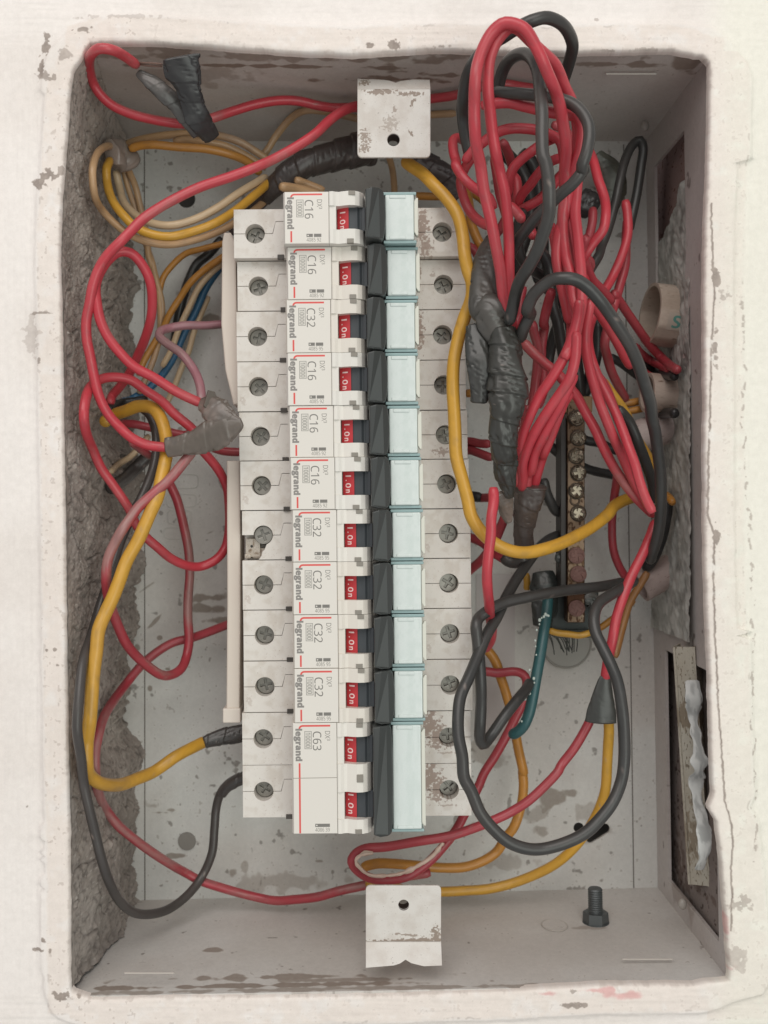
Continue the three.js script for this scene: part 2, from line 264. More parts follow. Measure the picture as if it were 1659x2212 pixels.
panel('right_panel', 'TR', 'BR', [rightHole, slotHole], panelMat(800, 240, [200, 194, 191], [[0.705, 0.16, 0.014, 0.02, 0.7], [0.9, 0.5, 0.1, 0.02, 0.4], [0.95, 0.6, 0.03, 0.05, 0.4], [0.6, 0.9, 0.04, 0.05, 0.4]], { sx: 1, sy: 0.3, seed: 11, speck: 0.8 }));
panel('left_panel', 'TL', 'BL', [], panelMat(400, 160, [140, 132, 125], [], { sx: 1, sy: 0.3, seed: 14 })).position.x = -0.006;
{
  const s = poly([backAt('TL'), backAt('TR'), backAt('BR'), backAt('BL')].map((p, i) => [p.x + [-0.009, 0, 0, -0.009][i], p.y + [0, 0, -0.001, -0.001][i]]));
  const hole = (x, y, r) => { const p = at(x, y, BACK); s.holes.push(disc(p.x, p.y, r)); return p; };
  hole(403, 430, 0.0036); hole(1250, 1788, 0.0021);
  { const a = at(1306, 1790, BACK), b = at(1275, 1812, BACK), h = new THREE.Path(), t = Math.atan2(a.y - b.y, a.x - b.x), r = 0.0017; h.absarc(a.x, a.y, r * 1.25, t - 1.57, t + 1.57, false); h.absarc(b.x, b.y, r, t + 1.57, t + 4.71, false); s.holes.push(h); }
  const g = ext(s, BACK - 0.0012, BACK), p = g.attributes.position, uv = g.attributes.uv;
  for (let i = 0; i < p.count; i++) { const d = EYE - BACK, x = CX + p.getX(i) * FOCAL / d, y = CY - p.getY(i) * FOCAL / d; uv.setXY(i, (x - 250) / 1190, 1 - (y - 290) / 1670); }
  part('back_plate', g, backMat, box_);
  const a = backAt('TL'), b = backAt('BR');
  part('cavity_backing', box(a.x - 0.004, b.x + 0.004, b.y - 0.004, a.y + 0.004, -0.1, -0.097), M(0x5c5854, 0.9), box_);
  // folds of the mounting sheet, knock-out disc, rivet bumps, embossed beads
  const seam = (x0, y0, x1, y1) => { const p0 = at(x0, y0, BACK), p1 = at(x1, y1, BACK); const g2 = box(-0.00022, 0.00022, -p0.distanceTo(p1) / 2, p0.distanceTo(p1) / 2, -0.0001, 0.00012); g2.rotateZ(Math.atan2(p1.y - p0.y, p1.x - p0.x) + Math.PI / 2); g2.translate((p0.x + p1.x) / 2, (p0.y + p1.y) / 2, BACK); return g2; };
  const dark = M(0x77716b, 0.8);
  part('fold_line', seam(312, 320, 313, 1945), dark, box_); part('fold_line', seam(1347, 312, 1369, 1922), dark, box_);
  const kp = at(404, 1817, BACK); part('knockout_disc', new THREE.CylinderGeometry(0.0036, 0.0037, 0.0007, 32).rotateX(Math.PI / 2).translate(kp.x, kp.y, BACK + 0.0003), M(0x8d8983, 0.6), box_, 'dark grey round knock-out in the back plate');
  const bead = (x0, x1, y, wallY) => { const d = wallY * FOCAL / (CY - y), z = EYE - d, p0 = (x0 - CX) * d / FOCAL, p1 = (x1 - CX) * d / FOCAL; return new THREE.CapsuleGeometry(0.00035, p1 - p0, 3, 8).rotateZ(Math.PI / 2).translate((p0 + p1) / 2, wallY * (1 - 0.0006 / Math.abs(wallY)), z); };
  const light = M(0xb9b2aa, 0.4);
  part('embossed_bead', bead(1310, 1416, 156, 0.1538), light, box_); part('embossed_bead', bead(1345, 1452, 2076, -0.1551), light, box_); part('embossed_bead', bead(270, 375, 2106, -0.1551), light, box_);
  const oz = EYE - 0.155 * FOCAL / 887; part('embossed_oval', new THREE.TorusGeometry(0.0048, 0.00022, 6, 40).scale(1, 1.2, 1).rotateX(Math.PI / 2).translate((1198 - CX) * (EYE - oz) / FOCAL, -0.1549, oz), light, box_);
  const em = M(0xcfcdc8, 0.45); for (const [x, y, w2, h2] of [[398, 1040, 30, 15], [392, 1082, 32, 14], [388, 1118, 26, 15], [385, 1152, 30, 12]]) { const l = []; for (let k = 0; k < 24; k++) { const t = k / 24 * Math.PI * 2, q = at(x + w2 * Math.sign(Math.cos(t)) * Math.pow(Math.abs(Math.cos(t)), 0.4), y + h2 * Math.sign(Math.sin(t)) * Math.pow(Math.abs(Math.sin(t)), 0.4), BACK); l.push(q); } part('embossed_outline', new THREE.TubeGeometry(new THREE.CatmullRomCurve3(l, true), 60, 0.00022, 5, true), em, box_); }
  for (const [x, y] of [[1389, 272], [1470, 1953], [1475, 2345]].slice(0, 2)) { const p = line3([V, x, y], [-60], 0.001)[0]; part('rivet', new THREE.SphereGeometry(0.0016, 14, 10).scale(1, 1.3, 0.8).translate(p.x + 0.0008, p.y, p.z), M(0xa8a29b, 0.35), box_); }
}
// the two lid tabs, each one bent steel strip
function bracket(label, fx0, fx1, yTop, yBottom, yEnd, holeX, holeY, z, zEnd, marks) {
  const a = at(fx0, yTop, z), b = at(fx1, yBottom, z), h = at(holeX, holeY, z), e = (CY - yEnd) * (EYE - zEnd) / FOCAL;
  const up = e > b.y && e > a.y, r = 0.0018, t = 0.0012;
  const yF = up ? b.y : a.y, yB = up ? a.y : b.y, sgn = up ? 1 : -1;     // free edge, bent edge
  const s = new THREE.Shape(); s.moveTo(a.x, yB); s.lineTo(a.x, yF + sgn * r); s.quadraticCurveTo(a.x, yF, a.x + r, yF); s.lineTo(b.x - r, yF); s.quadraticCurveTo(b.x, yF, b.x, yF + sgn * r); s.lineTo(b.x, yB); s.lineTo(a.x, yB);
  s.holes.push(disc(h.x, h.y, 0.0021));
  const map = dirt(420, 420, [214, 209, 203], marks, { seed: 20 + (up ? 1 : 4), speck: 0.8 });
  const mat = new THREE.MeshPhysicalMaterial({ map, roughness: 0.42 });
  const g1 = ext(s, z - t, z, 0.00025), uvs = (g) => { const p = g.attributes.position, uv = g.attributes.uv; for (let i = 0; i < p.count; i++) uv.setXY(i, (p.getX(i) - a.x) / (b.x - a.x), (p.getY(i) - Math.min(yF, yB)) / Math.abs(yF - yB)); return g; };
  const root = part('lid_tab', uvs(g1), mat, box_, label);
  // bent foot with the relief notch in its middle
  const cx = (a.x + b.x) / 2 + 0.0006, w = 0.0019, f = poly([[a.x, yB], [b.x, yB], [b.x, e], [cx + 0.006, e + sgn * 0.0002], [cx + w, e - sgn * 0.0006], [cx, e - sgn * 0.0015], [cx - w, e - sgn * 0.0005], [cx - 0.004, e], [a.x, e + sgn * 0.0006]]);
  const g2 = ext(f, -t, 0, 0.0002); const p = g2.attributes.position; for (let i = 0; i < p.count; i++) { const q = (p.getY(i) - yB) / (e - yB); p.setZ(i, p.getZ(i) + lerp(z, zEnd, q) + 0.00006); } g2.computeVertexNormals(); uvs(g2);
  part('tab_foot', g2, mat, root);
  part('screw_thread', new THREE.CylinderGeometry(0.002, 0.002, 0.006, 20, 1, true).rotateX(Math.PI / 2).translate(h.x, h.y, z - 0.0035), M(0x4c403a, 0.7, { side: THREE.DoubleSide }), root);
  return root;
}
bracket('white lid tab with chipped, rust-spotted paint at the top of the box', 772, 930, 192, 340, 172, 850, 302, -0.008, -0.012, [[0.3, 0.96, 0.2, 0.04, 1], [0.75, 0.93, 0.18, 0.03, 1], [0.1, 0.3, 0.07, 0.09, 0.9], [0.1, 0.14, 0.06, 0.07, 0.9], [0.75, 0.8, 0.03, 0.07, 1, -0.4], [0.45, 0.5, 0.1, 0.1, 0.5], [0.74, 0.35, 0.02, 0.06, 1, 0.5], [0.5, 0.7, 0.03, 0.05, 0.7]]);
bracket('white lid tab with a scraped bend at the bottom of the box', 790, 953, 1913, 2034, 2086, 872, 1955, -0.008, -0.0035, [[0.6, 0.02, 0.7, 0.035, 1, 0.05], [0.55, 0.12, 0.16, 0.02, 0.8, -0.1], [0.93, 0.12, 0.06, 0.14, 1], [0.3, -0.2, 0.05, 0.03, 0.5]]);

// ---------------------------------------------------------------- mortar down the left side
{
  const nu = 760, nv = 150, pos = [], col = [], idx = [];
  for (let i = 0; i <= nu; i++) for (let j = 0; j <= nv; j++) {
    const y = lerp(82, 2156, i / nu), f = j / nv, z = lerp(-0.002, BACK - 0.0005, f);
    const lip = (pathOf(eL, y) + 1.5 - CX) * EYE / FOCAL, ragged = (fbm(y * 0.012, 3, 4, 4) - 0.5) * 0.011 + (noise(y * 0.09, 1) - 0.5) * 0.0016;
    const foot = (lerp(268, 291, sst(250, 560, y)) - CX) * (EYE - BACK) / FOCAL - (y > 1990 ? 0 : 0) + sst(1500, 1950, y) * 0.0022 + ragged;
    let X = lerp(lip, foot, Math.pow(f, 1.5) * 0.6 + f * 0.4);
    const q = fbm(y * 0.02, f * 9, 5, 5) - 0.5, r = noise(y * 0.14, f * 60, 2) - 0.5, s = Math.abs(fbm(y * 0.012 + 5, f * 5, 31, 3) - 0.5);
    X += (q * 0.0026 + r * 0.0005 + (noise(y * 0.4, f * 130, 8) - 0.5) * 0.0006 - sst(0.03, 0, s) * 0.0009) * sst(0, 0.06, f) * (y < 260 ? 0.5 : 1);
    if (y > 1640) X += 0.0026 * sst(1640, 1900, y) * sst(0.12, 0.3, f) * sst(0.95, 0.5, f) * (0.4 + 1.4 * fbm(y * 0.016, f * 7, 77, 3));
    const Y = Math.max(-0.1585, Math.min(0.1575, (CY - y) * EYE / FOCAL));
    pos.push(X, Y, z);
    const n1 = fbm(y * 0.008, f * 3, 41, 4), n2 = fbm(y * 0.09, f * 40, 42, 3), n3 = noise(y * 0.33, f * 110, 6);
    let c = mix3([0.35, 0.305, 0.272], [0.48, 0.425, 0.38], sst(0.35, 0.7, n1)); c = mix3(c, [0.16, 0.14, 0.125], sst(0.58, 0.74, n2) * 0.65); c = mix3(c, [0.62, 0.58, 0.53], sst(0.9, 0.95, n3) * 0.8);
    c = mix3(c, [0.13, 0.11, 0.1], sst(0.035, 0, s) * 0.5); c = mix3(c, [0.2, 0.18, 0.17], sst(1850, 2050, y) * 0.3);
    col.push(...c);
    if (i < nu && j < nv) { const k = i * (nv + 1) + j; idx.push(k, k + nv + 1, k + 1, k + 1, k + nv + 1, k + nv + 2); }
  }
  const g = new THREE.BufferGeometry(); g.setAttribute('position', new THREE.Float32BufferAttribute(pos, 3)); g.setAttribute('color', new THREE.Float32BufferAttribute(col, 3)); g.setIndex(idx); g.computeVertexNormals();
  const m = part('mortar_lining', g, MV(0.95, { side: THREE.DoubleSide })); m.userData = { kind: 'structure', label: 'rough crumbling grey mortar lining the left side of the box' }; scene.add(m);
}
// ---------------------------------------------------------------- behind the right side: brick, mortar, conduits, channel strip
{
  const brickTex = dirt(300, 300, [176, 146, 140], [], { seed: 31, speck: 0.7, warm: [160, 138, 134] });
  const bMat = new THREE.MeshPhysicalMaterial({ map: brickTex, bumpMap: brickTex, bumpScale: 0.0006, roughness: 0.95 });
  const wall = group('brick_wall'); tag(wall, 'dark red rough brickwork seen through the openings in the right side of the box', 'brick wall');
  part('brick', box(0.122, 0.16, 0.062, 0.15, -0.125, -0.02, 0.002), bMat, wall);
  part('brick', box(0.124, 0.16, -0.152, -0.05, -0.125, -0.008, 0.002), new THREE.MeshPhysicalMaterial({ map: dirt(200, 300, [138, 128, 124], [[0.3, 0.15, 0.4, 0.1, 0.4]], { seed: 36, speck: 0.7 }), roughness: 0.95 }), wall);
  part('mortar_bed', box(0.128, 0.16, -0.165, 0.165, -0.13, -0.006), M(0x8d8680, 0.95), wall);
  // cement packed round the pipes
  const nu = 260, nv = 100, pos = [], col = [], idx = [];
  for (let i = 0; i <= nu; i++) for (let j = 0; j <= nv; j++) {
    const Y = lerp(-0.046, 0.139, i / nu), z = lerp(-0.1, -0.03, j / nv);
    const line = lerp(0.106, 0.124, sst(-0.075, -0.036, z)) + (fbm(z * 160, Y * 90, 3, 3) - 0.5) * 0.014, inC = sst(-0.002, 0.002, line - Y);
    const hole = sst(0.004, -0.003, Math.hypot((Y - 0.0757), (z + 0.055)) - 0.0135) * 0 + 0;
    const X = lerp(0.1245, 0.1172, inC) + (fbm(Y * 120, z * 120, 7, 4) - 0.5) * 0.0015 + (noise(Y * 900, z * 900) - 0.5) * 0.0005 + (noise(Y * 380, z * 380, 4) - 0.5) * 0.0006 + hole;
    pos.push(X, Y, z); const n = fbm(Y * 300, z * 300, 9, 3); const c = mix3([0.4, 0.4, 0.37], [0.54, 0.54, 0.505], sst(0.3, 0.7, n)); col.push(...mix3(c, [0.12, 0.11, 0.1], sst(0.62, 0.75, fbm(Y * 150, z * 150, 19, 3)) * 0.5));
    if (i < nu && j < nv) { const k = i * (nv + 1) + j; idx.push(k, k + nv + 1, k + 1, k + 1, k + nv + 1, k + nv + 2); }
  }
  const g = new THREE.BufferGeometry(); g.setAttribute('position', new THREE.Float32BufferAttribute(pos, 3)); g.setAttribute('color', new THREE.Float32BufferAttribute(col, 3)); g.setIndex(idx); g.computeVertexNormals();
  tag(part('cement_filling', g, MV(0.95, { side: THREE.DoubleSide })), 'rough pale grey cement packed round the conduits beside the red brick', 'cement');
  // conduits: open pipes coming through the wall
  function conduit(label, c, r, x0, x1, dir, hex, mark) {
    const root = group('conduit'); root.position.set(x0, c.y, c.z); root.rotation.set(dir[0], dir[1], dir[2]);
    const L = x1 - x0, pts = [[r, 0], [r, L], [r - 0.0013, L], [r - 0.0013, 0], [r, 0]].map(([a, b]) => new THREE.Vector2(a, b));
    const m = new THREE.MeshPhysicalMaterial({ map: dirt(200, 200, hex, [], { seed: 40 + mark, speck: 0.78 }), roughness: 0.6, side: THREE.DoubleSide });
    part('pipe', toCreasedNormals(new THREE.LatheGeometry(pts, 40), 0.7).rotateZ(-Math.PI / 2), m, root);
    if (mark === 1) {
      const cv = document.createElement('canvas'); cv.width = 256; cv.height = 128; const q = cv.getContext('2d'); q.fillStyle = '#b9ada0'; q.fillRect(0, 0, 256, 128); q.fillStyle = '#5d938a'; q.font = 'bold 128px sans-serif'; q.fillText('ST', 26, 110);
      const t = new THREE.CanvasTexture(cv); t.colorSpace = THREE.SRGBColorSpace; t.flipY = true;
      const pr = new THREE.CylinderGeometry(r + 0.00012, r + 0.00012, 0.0145, 16, 1, true, 0.1, 0.55); pr.rotateZ(-Math.PI / 2);
      const uv = pr.attributes.uv, u0 = uv.array.slice(); for (let i = 0; i < uv.count; i++) uv.setXY(i, u0[i * 2 + 1], 1 - u0[i * 2]); pr.translate(0.0105, 0, 0);
      part('printed_mark', pr, new THREE.MeshPhysicalMaterial({ map: t, roughness: 0.6, side: THREE.DoubleSide }), root);
    }
    return tag(root, label, 'conduit');
  }
  conduit('wide cream plastic conduit end with green letters, uppermost on the right', at(1424, 678, -0.052), 0.0118, 0.1085, 0.15, [0, 0.1, -0.1], [188, 174, 160], 1);
  conduit('cream conduit end below the wide lettered one, wires leaving through it', at(1430, 848, -0.05), 0.0075, 0.1068, 0.15, [0, 0.15, -0.05], [186, 170, 158], 2);
  conduit('short pale pinkish conduit end beside the top of the brass bar', at(1412, 950, -0.056), 0.0064, 0.1025, 0.14, [0, 0.1, 0.35], [190, 176, 172], 3);
  conduit('pale conduit stub half buried in cement, lowest on the right', at(1406, 1268, -0.06), 0.0062, 0.1068, 0.14, [0, 0.1, 0.5], [178, 160, 154], 4);
}
{
  const strip = group('channel_strip'); strip.position.set(0, 0, 0);
  const a = at(1481, 1399, -0.03), b = at(1507, 1908, -0.034), L = a.distanceTo(b), w = 0.0062;
  const bar = join([box(-w / 2, w / 2, -L / 2, L / 2, -0.001, 0.0), box(-w / 2 - 0.0008, -w / 2, -L / 2, L / 2, -0.009, 0.0004), box(w / 2, w / 2 + 0.0008, -L / 2, L / 2, -0.009, 0.0004)].map((g) => g));
  const put = (g) => g.rotateY(-0.5).rotateZ(Math.atan2(b.y - a.y, b.x - a.x) + Math.PI / 2).translate((a.x + b.x) / 2, (a.y + b.y) / 2, (a.z + b.z) / 2);
  part('channel', put(bar), new THREE.MeshPhysicalMaterial({ map: dirt(160, 600, [190, 184, 170], [[0.4, 0.7, 0.1, 0.06, 0.7], [0.3, 0.2, 0.2, 0.1, 0.6]], { sx: 0.2, sy: 1, seed: 52, speck: 0.66 }), metalness: 0.35, roughness: 0.45 }), strip);
  const pts = line3([T9, 1165, 1090, 1185, 1200, 1175, 1330, 1200, 1480, 1215, 1659, T12, 1195, 100, 1205, 220, 1235, 360, 1245, 470, 1240, 580, 1215, 660], [-24, -27], 0);
  const c = (o, s, q) => { const n = fbm(s * 260, q * 1.4, 3, 3); const t = mix3([0.42, 0.43, 0.42], [0.66, 0.67, 0.65], sst(0.35, 0.6, n)); o[0] = t[0]; o[1] = t[1]; o[2] = t[2]; };
  part('dried_filler', tube(pts, (f) => 0.0021 * (0.55 + 0.9 * noise(f * 22, 4)), c, { wrinkle: 0.22, flat: 0.14, sides: 26, step: 0.0006 }), MV(0.8), strip, 'lumpy white filler dried along the strip');
  tag(strip, 'pale metal channel strip smeared with white filler standing in the dark slot, lower right', 'metal strip');
}

// ---------------------------------------------------------------- circuit breakers
const bodies = [0xdcd8d1, 0xdad3c8, 0xdfdad2].map((h) => M(h, 0.42)), tops = [0xe2ded7, 0xe0d9cf, 0xe4dfd7].map((h) => M(h, 0.36)), slate = M(0x474c50, 0.38), lever = M(0x434645, 0.34), screwM = new THREE.MeshPhysicalMaterial({ color: 0x96938c, metalness: 0.5, roughness: 0.36 }), holeM = M(0x3b3936, 0.8);
const coverM = M(0xffffff, 0.26, { map: dirt(220, 220, [216, 224, 221], [], { seed: 57, speck: 0.88, fine: 0.9, warm: [206, 216, 212] }),  clearcoat: 0.5, clearcoatRoughness: 0.2 }), coverEdge = M(0x93acac, 0.25, { clearcoat: 0.5 }), clipM = M(0x8d877e, 0.5), creamM = M(0xd8d8cc, 0.4);
const mm = 0.001, PX = 40;                       // print canvas: 40 px per mm
function faceTex(rating, code, H, two) {
  const w = Math.round(14.6 * PX), h = Math.round(H * PX), cv = document.createElement('canvas'); cv.width = w; cv.height = h; const q = cv.getContext('2d');
  q.fillStyle = '#e1dcd4'; q.fillRect(0, 0, w, h);
  const X = (x) => x * PX, down = (s, x, y, size, font, color, sx = 1, sp = 0) => { q.save(); q.translate(X(x), X(y)); q.rotate(Math.PI / 2); q.scale(sx, 1); q.fillStyle = color; q.font = font + ' ' + X(size) + 'px sans-serif'; if (sp) { let o = 0; for (const ch of s) { q.fillText(ch, o, 0); o += q.measureText(ch).width + X(sp); } } else { q.fillText(s, 0, 0); if (font === 'bold') { q.strokeStyle = color; q.lineWidth = X(0.2); q.strokeText(s, 0, 0); } } q.restore(); };
  q.strokeStyle = '#dd5a54'; q.lineWidth = X(0.6); q.beginPath(); q.moveTo(X(12.5), X(0.95)); q.lineTo(X(3.4), X(0.95)); q.quadraticCurveTo(X(2.15), X(0.95), X(2.15), X(2.3)); q.stroke();
  const fit = (s, x, y, size, len, font, color) => { q.font = font + ' ' + X(size) + 'px sans-serif'; down(s, x, y, size, font, color, X(len) / q.measureText(s).width); };
  fit('legrand', 0.95, 1.75, 2.75, 11.1, 'bold', '#8a8682');
  q.strokeStyle = '#8b8781'; q.lineWidth = X(0.16); q.strokeRect(X(3.95), X(2.8), X(2.25), X(5.8)); q.fillStyle = 'rgba(140,136,130,0.14)'; q.fillRect(X(3.95), X(2.8), X(2.25), X(5.8));
  fit('10000', 4.3, 3.1, 2.1, 5.2, 'normal', '#85817b');
  fit(rating, 6.7, 2.6, 3.9, 6.8, 'normal', '#787570');
  fit('DX³', 10.75, 2.5, 2.35, 3.5, 'normal', '#8a8680');
  q.fillStyle = '#dd5a54'; q.fillRect(X(1.85), X(13.4), X(0.6), X(two ? 23.4 : 3.8));
  const y0 = H - 3.35; q.fillStyle = '#7b7873'; q.fillRect(X(7.2), X(y0), X(4.9), X(1.1)); q.fillStyle = '#e1dcd4'; q.fillRect(X(7.5), X(y0 + 0.35), X(0.45), X(0.4)); if (!two) q.fillRect(X(9.3), X(y0), X(0.35), X(1.15));
  q.fillStyle = '#85817b'; q.font = X(1.75) + 'px sans-serif'; q.save(); q.translate(X(7.2), X(y0 + 2.65)); q.scale(X(4.9) / q.measureText(code).width, 1); q.fillText(code, 0, 0); q.restore();
  if (two) { q.strokeStyle = '#9a9288'; q.lineWidth = X(0.22); q.beginPath(); q.moveTo(0, X(18.4)); q.lineTo(w, X(18.3)); q.stroke(); }
  const t = new THREE.CanvasTexture(cv); t.colorSpace = THREE.SRGBColorSpace; t.magFilter = t.minFilter = THREE.LinearFilter; t.generateMipmaps = false; return t;
}
const flagTex = (() => { const cv = document.createElement('canvas'); cv.width = 130; cv.height = 280; const q = cv.getContext('2d'); q.fillStyle = '#c13a40'; q.fillRect(0, 0, 130, 280); q.save(); q.translate(34, 0); q.rotate(Math.PI / 2); q.fillStyle = '#f0d9d6'; q.font = 'bold 84px sans-serif'; q.fillRect(44, -62, 17, 62); q.fillText('.', 92, 0); q.fillText('O', 132, 0); q.fillText('n', 204, 0); q.restore(); const t = new THREE.CanvasTexture(cv); t.colorSpace = THREE.SRGBColorSpace; t.magFilter = t.minFilter = THREE.LinearFilter; return t; })();
const flagM = new THREE.MeshPhysicalMaterial({ map: flagTex, roughness: 0.4 });
// terminal shoulder faces: slightly stained plastic, some with brown mud
const shoulderTex = (marks, s) => { const m = new THREE.MeshPhysicalMaterial({ map: tex(300, 300, (u, v) => { const f = fbm(u * 40, v * 40, s, 3), d = fbm(u * 6, v * 6, s + 3, 4); let c = mix3([222, 217, 210], [211, 204, 195], sst(0.4, 0.75, d)); let g = sst(0.78, 0.84, f) * 0.5; for (const [mx, my, rx, ry, k] of marks) { const q = Math.hypot((u - mx) / rx, (v - my) / ry); if (q < 2.6) g = Math.max(g, k * sst(0.2, -0.2, q - 0.9 - (fbm(u * 22, v * 22, s + 8, 4) - 0.5) * 2.6)); } c = mix3(c, [146, 124, 112], g * 0.75); return c; }), roughness: 0.5 }); return m; };
const shClean = [shoulderTex([], 61), shoulderTex([[0.1, 0.2, 0.05, 0.1, 0.3]], 66)], shMud = { 0: shoulderTex([[0.14, 0.62, 0.12, 0.36, 1], [0.2, 0.2, 0.14, 0.16, 0.9]], 71), 1: shoulderTex([[0.02, 0.8, 0.05, 0.3, 0.9], [0.3, 0.7, 0.05, 0.05, 0.6]], 72), 2: shoulderTex([[0.06, 0.55, 0.1, 0.35, 1]], 73), 4: shoulderTex([[0.45, 0.14, 0.16, 0.08, 0.8]], 74), 10: shoulderTex([[0.14, 0.72, 0.2, 0.3, 1], [0.3, 0.5, 0.22, 0.2, 0.95], [0.5, 0.2, 0.2, 0.02, 0.6]], 75) };
const yellowed = shoulderTex([], 64);
function planarUV(g, x0, x1, y0, y1) { const p = g.attributes.position, uv = g.attributes.uv; for (let i = 0; i < p.count; i++) uv.setXY(i, (p.getX(i) - x0) / (x1 - x0), (p.getY(i) - y0) / (y1 - y0)); return g; }
const ARM = [[-9.15, -9], [-9.15, -3.1], [-8.8, -2.75], [-7.9, -2.8], [-6.9, -3.4], [-5.9, -3.6], [-4.6, -3.0], [-2.6, -2.35], [-0.6, -2.6], [0.9, -3.6], [2, -5.2], [2.5, -7], [2.6, -9]].map(([a, b]) => [a * mm, b * mm]);
const halfPlate = (x0, x1, h, cx, r, up, jog, cut) => {            // one half of a terminal shoulder, split along the middle and round its screw hole
  const s = up ? 1 : -1, gap = 0.00009, j = jog ? 0.0042 : 0, jx = jog ? lerp(cx, x1, 0.55) : 0, p = new THREE.Shape();
  const a0 = Math.asin(gap / r);
  p.moveTo(x0, s * gap); if (cut && !up) { p.lineTo(x0, -h * 0.42); }
  p.lineTo(x0, s * h);
  if (cut && !up) { p.lineTo(x0, -h); p.lineTo(x1, -h); } else p.lineTo(x1, s * h);
  if (jog) { p.lineTo(x1, j + s * gap); p.lineTo(jx + 0.0011, j + s * gap); p.lineTo(jx + s * -0.00006, s * gap); } else p.lineTo(x1, s * gap);
  p.lineTo(cx + r, s * gap); p.absarc(cx, 0, r, up ? a0 : -a0, up ? Math.PI - a0 : -Math.PI + a0, !up); p.lineTo(x0, s * gap);
  return p;
};
function cutPlate(x0, x1, h, cx, r) { const p = new THREE.Shape(), jx = lerp(cx, x1, 0.55), l = cx - 0.0017; p.moveTo(l, -h); p.lineTo(x1, -h); p.lineTo(x1, 0.0041); p.lineTo(jx + 0.0011, 0.0041); p.lineTo(jx, -0.00009); p.lineTo(cx + r, -0.00009); p.absarc(cx, 0, r, -0.03, -1.2, true); p.lineTo(cx + 0.0004, -0.0052); p.lineTo(cx - 0.0003, -0.0058); p.lineTo(cx - 0.0006, -0.0072); p.lineTo(l, -h); return p; }
function screw(parent, x, y, z, turn) {
  const r = 0.0032, s = new THREE.Shape(); s.absarc(0, 0, r, 0, Math.PI * 2, false);
  const q = new THREE.Path(), a = 0.00042, b = 0.0021; q.moveTo(a, a); q.lineTo(b, a); q.lineTo(b, -a); q.lineTo(a, -a); q.lineTo(a, -b); q.lineTo(-a, -b); q.lineTo(-a, -a); q.lineTo(-b, -a); q.lineTo(-b, a); q.lineTo(-a, a); q.lineTo(-a, b); q.lineTo(a, b); q.lineTo(a, a); s.holes.push(q);
  const g = ext(s, -0.001, 0, 0.00016).rotateX((rnd() - 0.5) * 0.12).rotateZ(turn).translate(x, y, z), base = new THREE.CylinderGeometry(r, r, 0.003, 24).rotateX(Math.PI / 2).translate(x, y, z - 0.0026);
  part('terminal_screw', join([g, base]), screwM, parent);
}
const rows = [420, 532, 646, 761, 875, 987, 1100, 1213, 1327, 1443, 1560, 1800];
const leftEdge = [617, 622, 620, 622, 626, 629, 633, 634, 636, 637, 634];
const kinds = ['C16', 'C16', 'C32', 'C16', 'C16', 'C16', 'C32', 'C32', 'C32', 'C32', 'C63'];
const say = ['white C16 circuit breaker, topmost of the row, glossy blue label window', 'white C16 circuit breaker, second from the top, screw hole yellowed', 'white C32 circuit breaker between two C16 ones, third from the top', 'white C16 circuit breaker directly below the uppermost C32 one', 'white C16 circuit breaker, fifth from the top, beside the grey taped joint', 'white C16 circuit breaker, lowest of the C16 ones', 'white C32 circuit breaker with a broken terminal corner showing bare metal', 'white C32 circuit breaker just below the one with the broken corner', 'white C32 circuit breaker, last but one above the double C63', 'white C32 circuit breaker directly above the double C63, smudged label window', 'double-width white C63 circuit breaker with one long lever at the bottom'];
const faceTexs = {};
const TILT = 0.0092;
